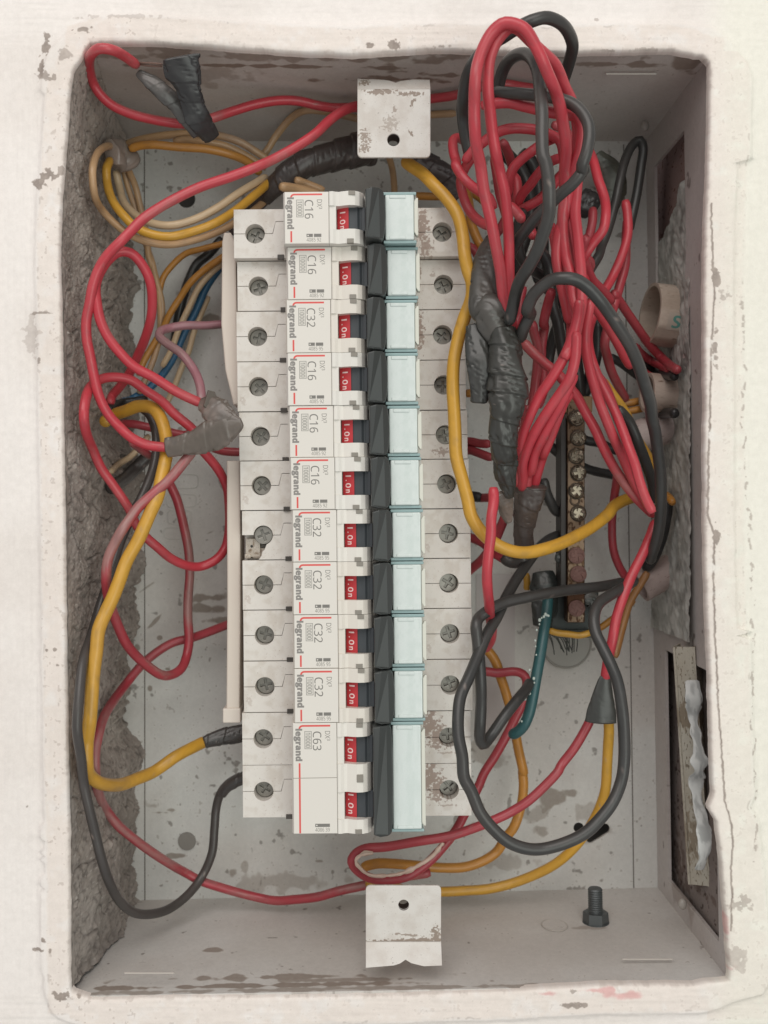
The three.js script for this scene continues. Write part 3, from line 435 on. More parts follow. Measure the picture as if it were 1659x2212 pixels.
rows.slice(0, 11).forEach((y0, i) => {
  const y1 = rows[i + 1], two = i === 10, z = i === 0 ? 0.0008 : -0.003 + (hash(i, 3, 5) - 0.5) * 0.0008, D = EYE + 0.003;
  const H = (y1 - y0) * D / FOCAL - 0.00012, h = H / 2, yc = (CY - (y0 + y1) / 2) * D / FOCAL;
  const dx = (leftEdge[i] - 633 + 0) * D / FOCAL + 0;
  const b = group('circuit_breaker'); b.position.set(dx, yc, z + 0.003); b.rotation.z = TILT;
  const body = bodies[[0, 2, 1, 0, 2, 0, 2, 1, 1, 1, 2][i]], bodyTop = tops[[0, 1, 1, 0, 2, 0, 2, 1, 1, 1, 2][i]], n = two ? 2 : 1, hp = h / n, centers = two ? [hp, -hp] : [0];
  part('body', join([box(-0.0428, 0.0373, -h, h, -0.072, -0.0304), run([[-25.3, -31], [-24.4, -4.4], [-23.9, -3.6], [-9.25, -3.6], [-9.2, -9], [20, -9], [20.4, -31]].map(([a, c]) => [a * mm, c * mm]), -h, h, 0.5)].map((g) => { return g; })), body, b);
  const key = kinds[i]; faceTexs[key] ??= faceTex(key, two ? '4086 39' : key === 'C16' ? '4085 92' : '4085 95', two ? 37 : 17.7, two);
  const fm = new THREE.MeshPhysicalMaterial({ map: faceTexs[key], roughness: i === 0 || i === 1 ? 0.3 : 0.4 });
  part('face_plate', planarUV(ext(poly([[-0.0239, -h + 0.00003], [-0.0093, -h + 0.00003], [-0.0093, h - 0.00003], [-0.0239, h - 0.00003]]), -0.0042, -0.003, 0.0002), -0.0239, -0.0093, -h, h), fm, b);
  part('face_edge', box(-0.0092, -0.0068, -h + 0.0044, h - 0.0044, -0.008, -0.0034, 0.0003), bodyTop, b);
  const arms = two ? [[h - 0.0047, h], [-0.0047, 0.0047], [-h, -h + 0.0047]] : [[h - 0.0047, h], [-h, -h + 0.0047]];
  for (const [a0, a1] of arms) part('arm', run(ARM, a0, a1), bodyTop, b);
  for (const e of two ? [h - 0.0008, 0, -h + 0.0008] : [h - 0.0007, -h + 0.0007]) part('link_clip', box(-0.0033 + (e < 0 ? 0 : 0.0006), -0.0011 + (e < 0 ? 0 : 0.0006), e - (e === 0 ? 0.0013 : 0.00075), e + (e === 0 ? 0.0013 : 0.00072), -0.004, -0.00215, 0.0001), clipM, b);
  for (const c of centers) {
    const fg = new THREE.CylinderGeometry(0.0095, 0.0095, hp * 2 - 0.0094, 10, 1, true, 0, 0.465); fg.rotateY(-0.75); fg.translate(-0.0001, c, -0.0145);
    const uv = fg.attributes.uv, u0 = uv.array.slice(); for (let k = 0; k < uv.count; k++) uv.setXY(k, u0[k * 2], u0[k * 2 + 1]);
    part('on_flag', fg, flagM, b);
    const drum = []; for (let k = 0; k <= 22; k++) { const t = lerp(-0.6, 1.35, k / 22), rr = 0.0091 + (k === 5 || k === 8 ? 0.00045 : 0); drum.push([-0.0001 + Math.sin(t + 0.18) * rr, -0.0145 + Math.cos(t + 0.18) * rr]); } drum.push([0.008, -0.018], [-0.004, -0.018]);
    part('toggle_drum', run(drum, c - hp + 0.00475, c + hp - 0.00475, 0.5), slate, b);
  }
  // lever
  const ly = h - 0.0002, lc = ly - 0.0014, ls = new THREE.Shape(); ls.moveTo(0.0028, -ly + 0.0006); ls.lineTo(0.0050, -ly); ls.lineTo(0.0073, -ly); ls.quadraticCurveTo(0.0087, -ly + 0.0002, 0.0089, -lc); ls.quadraticCurveTo(0.0101, 0, 0.0089, lc); ls.quadraticCurveTo(0.0087, ly - 0.0002, 0.0073, ly); ls.lineTo(0.0050, ly); ls.lineTo(0.0028, ly - 0.0006); ls.lineTo(0.0028, -ly + 0.0006);
  const lg = ext(ls, -0.013, 0.0026, 0.0005), lp = lg.attributes.position; for (let k = 0; k < lp.count; k++) if (lp.getZ(k) > -0.001) lp.setZ(k, lp.getZ(k) - Math.max(0, lp.getX(k) - 0.0058) * 0.8 - Math.max(0, 0.0045 - lp.getX(k)) * 0.3); 
  part('lever', toCreasedNormals(lg, 0.4), lever, b);
  // label window
  part('label_window', box(0.0094, 0.0190, -h + 0.0011, h - 0.0011, -0.011, -0.0034, 0.0005), coverM, b);
  part('window_edge', join([box(0.0088, 0.0198, h - 0.0011, h - 0.00006, -0.012, -0.0040, 0.00025), box(0.0088, 0.0198, -h + 0.00006, -h + 0.0011, -0.012, -0.0040, 0.00025)]), coverEdge, b);
  part('window_frame', join([ext(poly([[0.0190, -h + 0.0036], [0.0197, -h + 0.0024], [0.0203, -h + 0.0024], [0.0203, h - 0.0024], [0.0197, h - 0.0024], [0.0190, h - 0.0036]]), -0.006, -0.0029, 0.0002)]), creamM, b);
  const tabs = []; for (const e of two ? [1, -1] : [1, -1]) tabs.push(box(0.0108, 0.0162, e > 0 ? h - 0.0024 : -h + 0.0013, e > 0 ? h - 0.0013 : -h + 0.0024, -0.0055, -0.0031, 0.0002)); part('window_tab', join(tabs), coverM, b);
  // terminal shoulders: row pitch there is the same, seen further away
  for (const c of centers) {
    const cut = i === 6, lx = [-0.0431, -0.0245], rx = [0.0205, 0.0375], lm = i === 1 ? yellowed : shClean[i % 2], rm = shMud[i] ?? shClean[(i + 1) % 2], hs = hp - 0.00008;
    const sh = (x0, x1, cx, jog, mat) => {
      const gs = [ext(halfPlate(x0, x1, hs, cx, 0.0034, true, jog), -0.0306, -0.0226, 0.0001), ext(cut && jog ? cutPlate(x0, x1, hs, cx, 0.0034) : halfPlate(x0, x1, hs, cx, 0.0034, false, jog), -0.0306, -0.0226, 0.0001)];
      part('terminal_shoulder', planarUV(join(gs), x0, x1, -hs, hs).translate(0, c, 0), mat, b);
    };
    sh(lx[0], lx[1], -0.0357, true, lm); sh(rx[0], rx[1], 0.0297, false, rm);
    for (const wx of [-0.0357, 0.0297]) part('screw_well', new THREE.CylinderGeometry(0.0036, 0.0036, 0.0012, 20).rotateX(Math.PI / 2).translate(wx, c, -0.0303), holeM, b);
    const deep = -0.0272 - hash(i, 2, 9) * 0.0006; screw(b, -0.0357, c, cut ? -0.0242 : deep, hash(i, 5, 1) * 3); screw(b, 0.0297, c, deep, hash(i, 6, 1) * 3 + c * 50);
    if (!two || c < 0) part('gap_clip', join([box(-0.0279, -0.0256, c - hs - 0.0005, c - hs + 0.0011, -0.024, -0.0221, 0.0001)]), M(0x4a4540, 0.4), b);
    if (cut) {
      const shiny = new THREE.MeshPhysicalMaterial({ map: dirt(120, 120, [205, 196, 184], [[0.3, 0.35, 0.12, 0.1, 1], [0.75, 0.2, 0.2, 0.06, 0.8], [0.55, 0.7, 0.06, 0.2, 0.7]], { seed: 83, speck: 0.66 }), metalness: 0.55, roughness: 0.36 });
      part('bare_clamp', join([box(-0.0424, -0.0372, -0.0078, -0.0012, -0.0305, -0.0268, 0.0002), box(-0.0400, -0.0345, -0.0084, -0.0046, -0.0305, -0.0278, 0.0002), box(-0.0426, -0.0405, -0.0082, -0.0068, -0.0305, -0.0255, 0.0002)]), shiny, b, 'bare metal clamp where the terminal corner is broken away');
      part('clamp_hole', new THREE.CylinderGeometry(0.0005, 0.0005, 0.0002, 12).rotateX(Math.PI / 2).translate(-0.0402, -0.0040, -0.02675), holeM, b);
    }
  }
  tag(b, say[i], 'circuit breaker', 'circuit breakers in the vertical row');
});
{ const r = group('mounting_rail'); const a = at(640, 380, -0.073), b2 = at(660, 1810, -0.073); part('rail', box(-0.0178, 0.0172, b2.y + 0.012, a.y - 0.012, -0.0755, -0.0722), new THREE.MeshPhysicalMaterial({ color: 0xb9b6ae, metalness: 0.7, roughness: 0.4 }), r); part('rail_foot', box(-0.012, 0.012, b2.y + 0.012, a.y - 0.012, BACK, -0.0755), M(0xa7a49d, 0.6), r); tag(r, 'steel mounting rail behind the row of circuit breakers', 'rail'); }
// insulated comb bars along the left terminals
function comb(label, p, w0, z, cap) {
  const root = group('busbar_cover'), pts = p.map(([x, y]) => at(x, y, z)), n = pts.length;
  const L = [], R = []; pts.forEach((q, i) => { const w = w0[i]; L.push([q.x - w, q.y]); R.unshift([q.x + w, q.y]); });
  part('sleeve', ext(poly([...L, ...R]), z - 0.014, z, 0.0006), M(0xd9cec2, 0.5), root);
  if (cap) { const e = pts[n - 1]; part('end_cap', box(e.x - 0.0036, e.x + 0.0028, e.y - 0.0049, e.y + 0.0004, z - 0.015, z + 0.0006, 0.0005), M(0xdad0c5, 0.5), root); }
  tag(root, label, 'busbar cover', 'white busbar covers left of the breakers');
}
comb('upper white busbar cover with a broken top and tapering foot', [[491, 502], [494, 522], [495, 700], [502, 800], [510, 874]], [0.0012, 0.0024, 0.0029, 0.0026, 0.001], -0.03, false);
comb('lower straight white busbar cover with a square end cap', [[504, 995], [505, 1300], [503, 1532]], [0.0024, 0.0024, 0.0024], -0.03, true);
// ---------------------------------------------------------------- wires
const lin = (hex) => { const c = srgb(hex); return [c.r, c.g, c.b]; };
const DUST = lin(0x9a8a82), C = { red: lin(0xbd3b46), redDull: lin(0xa93b45), yellow: lin(0xcc9a38), amber: lin(0xbf853a), beige: lin(0xc09c74), beigePale: lin(0xcfb694), black: lin(0x363635), blackDeep: lin(0x2a2a2a), dustBlack: lin(0x45413f), blue: lin(0x2d6488), teal: lin(0x2d585b), brown: lin(0x9a6a3a), mauve: lin(0xa5707a) };
const SHEATH = MV(0.34), COPPER = M(0x7b5a48, 0.45, { metalness: 0.6 });
let wkey = 0;
function paint(base, dust, key) {
  return (o, s, a, f, up) => {
    const n = fbm(s * 48 + key * 13, Math.cos(a) * 0.8 + key, 0, 3), m = noise(s * 700, a * 3, key); let k = Math.min(1, Math.max(0, dust * (0.2 + 2.3 * (n - 0.4)) + dust * 0.15 * Math.max(0, up)));
    k = lerp(k, sst(0.18, 0.5, k + (noise(s * 900 + key, a * 2.2, key + 2) - 0.5) * 0.16) * Math.min(0.62, dust * 1.1 + 0.04), 0.65); k = Math.max(k, sst(0.955, 0.985, noise(s * 900 + key * 3, a * 3, key + 6)) * (dust > 0.05 ? 0.55 : 0));
    const t = 0.93 + 0.14 * m, d = sst(0.8, 0.86, noise(s * 260 + key, a * 2, key + 4)) * 0.3;
    for (let i = 0; i < 3; i++) o[i] = lerp(lerp(base[i], DUST[i], k) * t, 0.09, d * (dust > 0.05 ? 0.6 : 0.2));
  };
}
function wire(color, r, label, zs, p, o = {}) {
  const key = ++wkey, name = (o.name || color.replace(/[A-Z].*/, '').replace('dust', 'black').replace('amber', 'yellow').replace('mauve', 'red')) + '_wire', R = r / 1000;
  const base3 = line3(p, zs, R), bent = base3.map((q, i) => i && i < base3.length - 1 ? q.clone().add(V3((noise(i * 3.7, key, 1) - 0.5) * 0.0005, (noise(i * 2.9, key, 2) - 0.5) * 0.0005, (noise(i * 1.7, key, 3) - 0.5) * 0.0009)) : q);
  const g = tube(bent, (f) => R * (0.985 + 0.03 * noise(f * 40, key)), paint(C[color], (o.dust ?? 0.35) * (/lack/.test(color) ? 0.42 : 0.85), key), { sides: 14, key });
  const m = part(name, g, SHEATH); return tag(m, label, 'wire', o.group || (name.startsWith('red') ? 'red wires in the box' : name.startsWith('black') ? 'black wires in the box' : name.startsWith('yellow') ? 'yellow wires in the box' : name.startsWith('beige') ? 'beige wires in the box' : undefined));
}
// left half
wire('red', 1.7, 'red wire from the upper left hook running behind the top tab to the right tangle', [-6, -12, -20, -26, -34, -40, -40, -38], [T1, 890, 425, 800, 365, 720, 322, 650, 318, 597, 350, 578, 430, 602, 540, 645, 612, 722, 682, 850, 737, 1000, 772, 1150, 800, 1240, 800, 1380, 762, 1500, 722, 1659, 678, T2, 150, 652, 280, 656, 400, 682, 500, 700, 680, 692, 900, 672, 1140, 640, 1300, 612, R1, 450, 820, 680, 800, 800, 818, 960, 845], { dust: 0.45 });
wire('red', 1.75, 'long red wire sweeping from the top tab down the left into the grey joint', [-26, -20, -12, -6, -2, -4, -8, -12, -16], [V, 800, 226, 770, 230, 740, 240, 710, 261, 680, 290, 640, 318, 590, 345, 553, 361, 500, 381, 433, 404, 383, 428, 340, 451, 307, 474, 283, 500, 260, 523, 232, 553, 217, 577, 203, 615, 192, 655, 186, 692, 188, 732, 195, 772, 204, 812, 215, 856, 232, 892, 255, 920, 285, 945, 320, 961, 365, 967], { dust: 0.4 });
wire('red', 1.7, 'red wire looping from the grey taped joint up into a tall narrow loop at left', [-16, -10, -6, -6, -10, -20, -38, -50], [V, 436, 872, 383, 847, 333, 817, 290, 791, 258, 761, 233, 729, 216, 690, 208, 650, 207, 618, 215, 590, 235, 560, 258, 543, 285, 548, 309, 575, 324, 612, 328, 650, 325, 687, 315, 726, 299, 763, 279, 806, 260, 836, 243, 856, 238, 872], { dust: 0.35 });
wire('red', 1.7, 'red wire from the grey joint making a wide U beside the lower busbar cover', [-22, -26, -22, -16, -16, -20, -26, -34, -44, -48, -40, -30], [V, 425, 938, 410, 922, 377, 893, 350, 867, 317, 844, 283, 821, 250, 815, 220, 818, 198, 832, 184, 863, 180, 896, 186, 932, 200, 972, 220, 1012, 247, 1052, 280, 1102, 293, 1133, 317, 1160, 343, 1184, 367, 1206, 400, 1222, 433, 1224, 467, 1208, 486, 1183, 494, 1146, 494, 1086, 489, 1053, 473, 1015, 440, 975, 415, 950], { dust: 0.35 });
wire('redDull', 1.8, 'dusty red wire from the taped joint making the long hanging loop at left centre', [-18, -14, -10, -12, -24, -40, -56, -62, -62, -58], [V, 418, 972, 405, 990, 367, 1034, 333, 1064, 300, 1094, 284, 1117, 266, 1144, 247, 1174, 234, 1207, 230, 1240, 232, 1274, 241, 1314, 254, 1350, 271, 1390, 293, 1416, 320, 1440, 347, 1458, 370, 1459, 392, 1443, 403, 1416, 407, 1383, 405, 1339, 407, 1289, 410, 1239, 408, 1189, 400, 1146, 390, 1106, 380, 1076, 364, 1040], { dust: 0.75 });
wire('redDull', 1.75, 'red wire leaving behind the lower busbar cover and sweeping round the bottom left', [-64, -66, -60, -40, -30, -40, -62, -66, -56, -56], [V, 540, 1330, 494, 1347, 460, 1362, 417, 1378, 373, 1389, 333, 1412, 300, 1443, 273, 1476, 247, 1509, 227, 1546, 214, 1579, 207, 1619, 205, 1652, 208, 1692, 214, 1719, 231, 1749, 254, 1782, 287, 1809, 327, 1839, 367, 1866, 400, 1886, 433, 1902, 483, 1919, 553, 1938, 596, 1944, 636, 1944, 686, 1937, 736, 1925, 783, 1912, 850, 1898, 930, 1885], { dust: 0.55 });
wire('redDull', 1.65, 'short red wire entering a terminal beside the grey taped joint tip', [-60, -54], [V, 400, 935, 440, 955, 462, 968, 485, 975, 530, 977], { dust: 0.4 });
wire('redDull', 1.65, 'dark red wire crossing behind the yellow bend at left', [-56, -62, -60], [V, 240, 905, 257, 916, 287, 916, 320, 923, 383, 936, 420, 945, 455, 965], { dust: 0.5 });
wire('redDull', 1.5, 'short cut red wire end beneath the lower left red loop', [-30, -40], [V, 283, 955, 300, 968, 326, 987], { dust: 0.6 });
wire('mauve', 1.65, 'pale pinkish dusty wire with a sharp kink, running from a terminal to the grey joint', [-56, -50, -40, -26], [V, 530, 698, 478, 700, 443, 702, 400, 703, 366, 708, 348, 716, 344, 726, 360, 741, 393, 766, 420, 801, 433, 834, 436, 868], { dust: 0.6 });
wire('yellow', 2.3, 'thick yellow wire hanging in a long bow down the left side', [-44, -30, -20, -14, -10, -6, -4, -14, -40, -58], [V, 225, 912, 247, 896, 273, 886, 300, 877, 327, 880, 346, 903, 356, 936, 360, 970, 356, 1003, 349, 1036, 340, 1073, 326, 1106, 300, 1166, 274, 1213, 257, 1256, 244, 1293, 227, 1325, 214, 1362, 207, 1406, 202, 1456, 199, 1506, 194, 1556, 188, 1606, 186, 1645, 194, 1674, 213, 1689, 240, 1696, 267, 1694, 300, 1682, 333, 1668, 383, 1632, 417, 1614, 444, 1601], { dust: 0.28 });
wire('dustBlack', 1.7, 'black wire beside the thick yellow bow, ending at the lowest left terminal', [-44, -36, -30, -20, -10, -4, -10, -40, -62, -64, -60], [V, 305, 880, 324, 896, 337, 936, 337, 986, 327, 1026, 307, 1073, 290, 1106, 260, 1176, 245, 1220, 217, 1306, 196, 1372, 180, 1432, 170, 1506, 167, 1572, 174, 1640, 180, 1692, 190, 1742, 203, 1792, 220, 1859, 237, 1909, 262, 1952, 293, 1973, 333, 1974, 367, 1962, 407, 1932, 437, 1892, 457, 1842, 463, 1792, 467, 1742, 480, 1710, 500, 1690, 535, 1675], { dust: 0.4 });
// the coil at upper left
wire('beige', 1.35, 'outermost beige wire of the coil at upper left', [-50, -40, -34, -34, -44, -56], [V, 275, 318, 247, 316, 227, 316, 208, 337, 198, 373, 203, 420, 220, 453, 247, 481, 280, 507, 320, 522, 367, 527, 417, 520, 467, 503, 517, 477, 553, 450, 590, 415], { dust: 0.3 });
wire('yellow', 1.6, 'yellow wire along the lower side of the coil at upper left', [-44, -36, -30, -26, -34, -50], [V, 238, 345, 231, 366, 231, 388, 235, 413, 247, 440, 267, 467, 293, 491, 327, 507, 367, 510, 417, 500, 467, 480, 510, 454, 553, 421, 584, 392], { dust: 0.15 });
wire('amber', 1.6, 'ochre yellow wire along the upper side of the coil at upper left', [-46, -44, -48, -58], [V, 280, 322, 300, 315, 333, 313, 383, 317, 450, 323, 500, 334, 533, 349, 562, 374], { dust: 0.3 });
wire('beigePale', 1.5, 'pale inner beige wire of the coil at upper left', [-56, -46, -36, -40, -52], [V, 250, 368, 256, 400, 268, 437, 293, 464, 317, 480, 367, 487, 417, 476, 467, 450, 517, 418, 553, 394, 575, 382], { dust: 0.2 });
wire('beige', 1.5, 'beige wire bridging the top of the coil at upper left, dusty along its crest', [-58, -54, -54, -60], [V, 270, 314, 290, 305, 333, 296, 383, 290, 433, 289, 483, 294, 520, 308, 553, 328, 590, 352], { dust: 0.5 });
wire('beige', 1.35, 'beige wire just under the crest of the coil at upper left', [-52, -52, -60], [V, 375, 306, 398, 302, 433, 305, 483, 313, 533, 337, 575, 364], { dust: 0.3 });
wire('beige', 1.3, 'beige wire dropping from the coil wrap down past the red loop', [-52, -62, -70, -72, -72], [V, 272, 352, 281, 372, 290, 400, 303, 447, 317, 515, 320, 553, 334, 593, 344, 636, 347, 686, 343, 726, 333, 770, 320, 805, 300, 850], { dust: 0.5 });
wire('beige', 1.2, 'second thin beige wire dropping from the coil wrap', [-56, -68, -72], [V, 265, 355, 276, 400, 292, 450, 312, 520, 327, 560, 340, 610, 350, 650, 351, 690], { dust: 0.5 });
wire('beige', 1.4, 'thin beige wire arching from the coil up to behind the top tab', [-62, -60, -56, -52], [V, 560, 338, 573, 328, 596, 293, 630, 255, 663, 239, 700, 240, 745, 250, 800, 262, 900, 250, 985, 245], { dust: 0.4 });
wire('beige', 1.5, 'short beige wire stub above the topmost breaker', [-40, -44], [V, 638, 388, 660, 396, 700, 412], { dust: 0.35 });
wire('beige', 1.7, 'beige wire stub with an amber end above the topmost breaker', [-32, -40], [V, 606, 403, 640, 408, 690, 420], { dust: 0.3 });
wire('beige', 1.3, 'thin vertical beige wire below the top tab', [-70, -70], [V, 838, 330, 848, 370, 853, 425], { dust: 0.45 });
// thin wires behind the left terminals
wire('amber', 1.25, 'upper ochre wire fanning out left of the breakers', [-66, -70, -72], [V, 505, 520, 477, 527, 433, 538, 400, 549, 373, 573, 353, 600, 343, 635], { dust: 0.3 });
wire('amber', 1.35, 'lower ochre wire fanning out left of the breakers', [-62, -66, -70, -70], [V, 505, 540, 473, 563, 443, 582, 413, 611, 387, 647, 367, 680, 350, 713, 327, 750, 307, 790, 300, 812], { dust: 0.3 });
wire('beigePale', 1.25, 'pale beige wire between the ochre and blue wires left of the breakers', [-66, -68, -72], [V, 500, 555, 460, 584, 430, 621, 407, 664, 387, 714, 367, 760, 350, 792], { dust: 0.25 });
wire('blue', 1.55, 'only blue wire, slanting down left of the breakers', [-70, -72, -74, -72], [V, 505, 545, 467, 588, 445, 622, 422, 671, 399, 721, 376, 771, 349, 811, 317, 842, 285, 861, 262, 868], { dust: 0.2 });
wire('beigePale', 1.25, 'pale beige wire to the right of the blue one', [-74, -76], [V, 450, 640, 420, 713, 407, 760, 390, 803, 372, 846, 350, 890], { dust: 0.25 });
wire('beigePale', 1.25, 'short beige wire end poking through the mortar at left', [-60, -66], [V, 238, 1020, 260, 1000, 283, 984, 323, 940], { dust: 0.35 });
wire('dustBlack', 2.6, 'thick dark sleeve end beside the short beige end at left', [-64, -70], [V, 240, 1055, 262, 1038, 290, 1014, 325, 980], { dust: 0.4 });
wire('black', 1.9, 'black wire slanting behind the ochre and blue wires', [-74, -76], [V, 480, 515, 450, 550, 426, 571, 407, 604, 393, 654, 383, 700, 375, 760], { dust: 0.2 });
wire('blackDeep', 1.7, 'black wire end crossing under the red loops at left', [-52, -58], [V, 235, 885, 262, 872, 290, 868, 318, 862], { dust: 0.1 });
// the great red and black loops at upper right
wire('red', 1.85, 'frontmost red wire of the tall double loop at upper right, its outer side', [0, 6, 16, 26, 34, 36, 38, 36, 28, 18, 8, 2, 4, 8], [R3, 580, 330, R2, 690, 1600, 650, 1380, 620, 1150, 575, 900, 525, 640, 470, 380, 425, 140, R1, 395, 1400, 374, 1200, 372, 1000, 385, 780, 410, 600, 465, 425, 545, 295, 645, 222, 750, 222, 850, 285, 935, 400, 1015, 560, 1075, 690, 1120, 800, 1150, 900, 1190, 1030, 1220, 1180, 1245, 1400, R2, 1235, 120, 1225, 260, 1240, 420, 1215, 620, 1215, 820, 1245, 1000, 1290, 1180, 1320, 1420, R3, 1215, 150, 1165, 350, 1080, 560], { dust: 0.3 });
wire('red', 1.8, 'second red wire of the tall double loop at upper right, on its inner side', [0, 6, 14, 22, 30, 33, 33, 30, 22, 14, 8, 6, 6, 8], [R3, 600, 300, R2, 715, 1500, 700, 1300, 705, 1100, 700, 850, 680, 600, 655, 380, 610, 180, R1, 575, 1450, 545, 1250, 520, 1050, 505, 850, 505, 690, 525, 560, 570, 430, 640, 315, 720, 262, 800, 285, 880, 360, 980, 460, 1060, 530, 1130, 610, 1185, 710, 1240, 830, 1285, 930, 1330, 1080, 1350, 1250, 1350, 1420, R2, 1350, 200, 1340, 400, 1325, 600, 1345, 800, 1370, 1000, 1385, 1200, R3, 1250, 0, 1225, 180, 1180, 380], { dust: 0.3 });
wire('black', 2.0, 'black wire standing upright in front of the red loops at upper right', [-4, 4, 14, 24, 32, 34, 34, 30, 24, 14, 6], [R1, 590, 1000, 600, 860, 622, 720, 680, 600, 760, 525, 850, 512, 925, 570, 970, 690, 1000, 900, 1013, 1100, 1020, 1300, 1030, 1500, R2, 1045, 120, 1080, 300, 1085, 480, 1070, 620, 1025, 800, 960, 960, 885, 1110, 810, 1240, 765, 1360, 735, 1500, 700, 1640], { dust: 0.5 });
wire('black', 2.0, 'black wire arching highest over the wall behind the red double loop', [-8, -2, 8, 18, 24, 26, 22, 12, 0, -20], [R1, 330, 1480, 290, 1280, 262, 1100, 262, 950, 292, 760, 360, 600, 500, 440, 650, 345, 800, 250, 920, 195, 1050, 175, 1170, 205, 1260, 290, 1300, 420, 1285, 560, 1240, 690, 1200, 800, 1180, 900], { dust: 0.3 });
wire('black', 1.9, 'black wire curling round the right edge of the red tangle and back to the middle', [6, 14, 22, 26, 28, 26, 22, 16, 8, 0], [R1, 560, 870, 660, 880, 800, 895, 1000, 912, 1150, 928, 1300, 980, 1400, 1065, 1460, 1190, 1468, 1310, 1440, 1450, 1390, 1590, R2, 1410, 180, 1310, 310, 1185, 420, 1085, 520, 975, 620, 880, 725, 800, 830, 740, 940, 690, 1060], { dust: 0.45 });
wire('red', 1.8, 'red wire with a square bend at the right end of the tangle, upper right', [6, 10, 14, 18, 16, 10, 4, 0, -4], [R1, 440, 1000, 570, 975, 700, 975, 850, 1010, 960, 1040, 1100, 1065, 1250, 1085, 1340, 1112, 1372, 1180, 1375, 1300, 1350, 1460, 1310, 1580, R2, 1275, 260, 1260, 430, 1235, 600, 1180, 800, 1150, 1000, 1180, 1200, 1230, 1400, 1280, 1640], { dust: 0.25 });
wire('red', 1.7, 'red wire crossing the tangle horizontally below the square-bent one', [-8, 0, 0, -6], [R1, 280, 1540, 350, 1430, 450, 1360, 600, 1250, 720, 1220, 860, 1215, 970, 1235, 1090, 1270, 1180, 1330, 1215, 1480, R2, 1230, 200, 1215, 420], { dust: 0.3 });
wire('red', 1.7, 'red wire hooking over at the left edge of the tangle', [-30, -16, -8, -6, -10], [R1, 345, 1420, 290, 1340, 220, 1310, 178, 1335, 180, 1440, 205, 1540, R2, 200, 140, 250, 230, 330, 320, 420, 390, 500, 450, 560, 560], { dust: 0.3 });
wire('red', 1.7, 'red half ring of wire at the left edge of the tangle, beside the yellow', [-12, -16, -18, -14, -8], [R2, 360, 60, 285, 170, 245, 290, 265, 430, 325, 560, 405, 660, 490, 712, 560, 730], { dust: 0.35 });
wire('red', 1.7, 'red wire rising diagonally behind the upright black wire', [-14, -6, 0, -6], [R2, 690, 420, 705, 300, 745, 180, 830, 80, 940, -10, 1060, -80, 1180, -130], { dust: 0.3 });
wire('red', 1.7, 'short red wire climbing right behind the upright black wire, middle of three', [-22, -14, -10], [R2, 780, 520, 830, 420, 900, 330, 980, 230, 1110, 110, 1220, 70], { dust: 0.3 });
wire('red', 1.7, 'red wire bent like a knee behind the upright black wire', [-30, -24, -18, -14], [R2, 700, 240, 765, 270, 785, 400, 775, 510, 800, 565, 880, 535, 1000, 460, 1120, 340, 1180, 260, 1240, 200], { dust: 0.35 });
wire('red', 1.75, 'blunt red wire end in the middle of the tangle', [-6, -2], [R2, 700, 520, 760, 575, 800, 625, 822, 665], { dust: 0.35 });
wire('red', 1.6, 'red wire end right of the blunt one, cut square', [-16, -12], [R2, 890, 730, 915, 775, 932, 830], { dust: 0.4 });
wire('red', 1.7, 'red wire bowing out at the far right of the tangle with a thin scratch ring', [-28, -18, -10, -12, -20, -28], [T3, 490, 960, 525, 1040, 560, 1160, 600, 1290, 607, 1400, 585, 1490, 530, 1570, 470, 1659, T6, 440, 60, 470, 160, 440, 300, 400, 400], { dust: 0.2 });
wire('redDull', 1.7, 'red wire inside the far right bow of the tangle', [-42, -40, -36], [T3, 525, 1350, 520, 1450, 495, 1560, 480, 1659, T6, 440, 130], { dust: 0.35 });
wire('red', 1.7, 'red wire at far right running from the black loop down into the tangle centre', [-36, -34, -26, -14, -6, -4], [T3, 735, 1300, 752, 1400, 748, 1520, 725, 1620, T6, 660, 120, 600, 220, 530, 320, R5, 430, 560, 385, 690, 360, 820, 372, 960, 430, 1140, 500, 1290, 560, 1420, 640, 1580, R7, 700, 100, 760, 230, 805, 380, 850, 540, 905, 690, 975, 835], { dust: 0.3 });
wire('redDull', 1.75, 'red wire at far right dropping through the black arch to end behind the brass bar', [-44, -40, -36, -34, -44, -56], [T3, 748, 1420, 735, 1560, R5, 715, 130, 665, 330, 620, 500, 570, 640, 535, 780, 525, 900, 545, 1020, 590, 1160, 650, 1290, 720, 1420], { dust: 0.4 });
wire('red', 1.7, 'red wire from the tangle ending in a point against the black arch', [-10, -22, -30], [R5, 380, 470, 470, 610, 560, 745, 640, 885, 715, 1015, 768, 1110], { dust: 0.3 });
wire('redDull', 1.7, 'red wire leading right into the upper conduit', [-34, -44, -54, -60], [R5, 600, 400, 655, 485, 750, 620, 850, 770, 950, 905, 1050, 1015, 1150, 1105, 1215, 1140], { dust: 0.25 });
wire('redDull', 1.6, 'dark red wire below the one entering the upper conduit', [-56, -62], [R5, 800, 900, 870, 985, 960, 1045, 1060, 1095, 1140, 1140], { dust: 0.3 });
wire('red', 1.5, 'short red wire piece showing between the black wire and the cream conduit', [-58, -58], [R5, 850, 1120, 935, 1185, 1000, 1210], { dust: 0.2 });
wire('red', 1.75, 'red wire from the tangle centre to the right side, leftmost of three parallel ones', [-10, -8, -12, -16, -24, -34], [R3, 690, 395, 800, 510, 900, 600, 1000, 685, 1090, 775, 1150, 850, 1205, 925, 1285, 1060, 1370, 1210, 1450, 1380, R7, 600, 395, 690, 530, 785, 655, 875, 745, 985, 855], { dust: 0.45 });
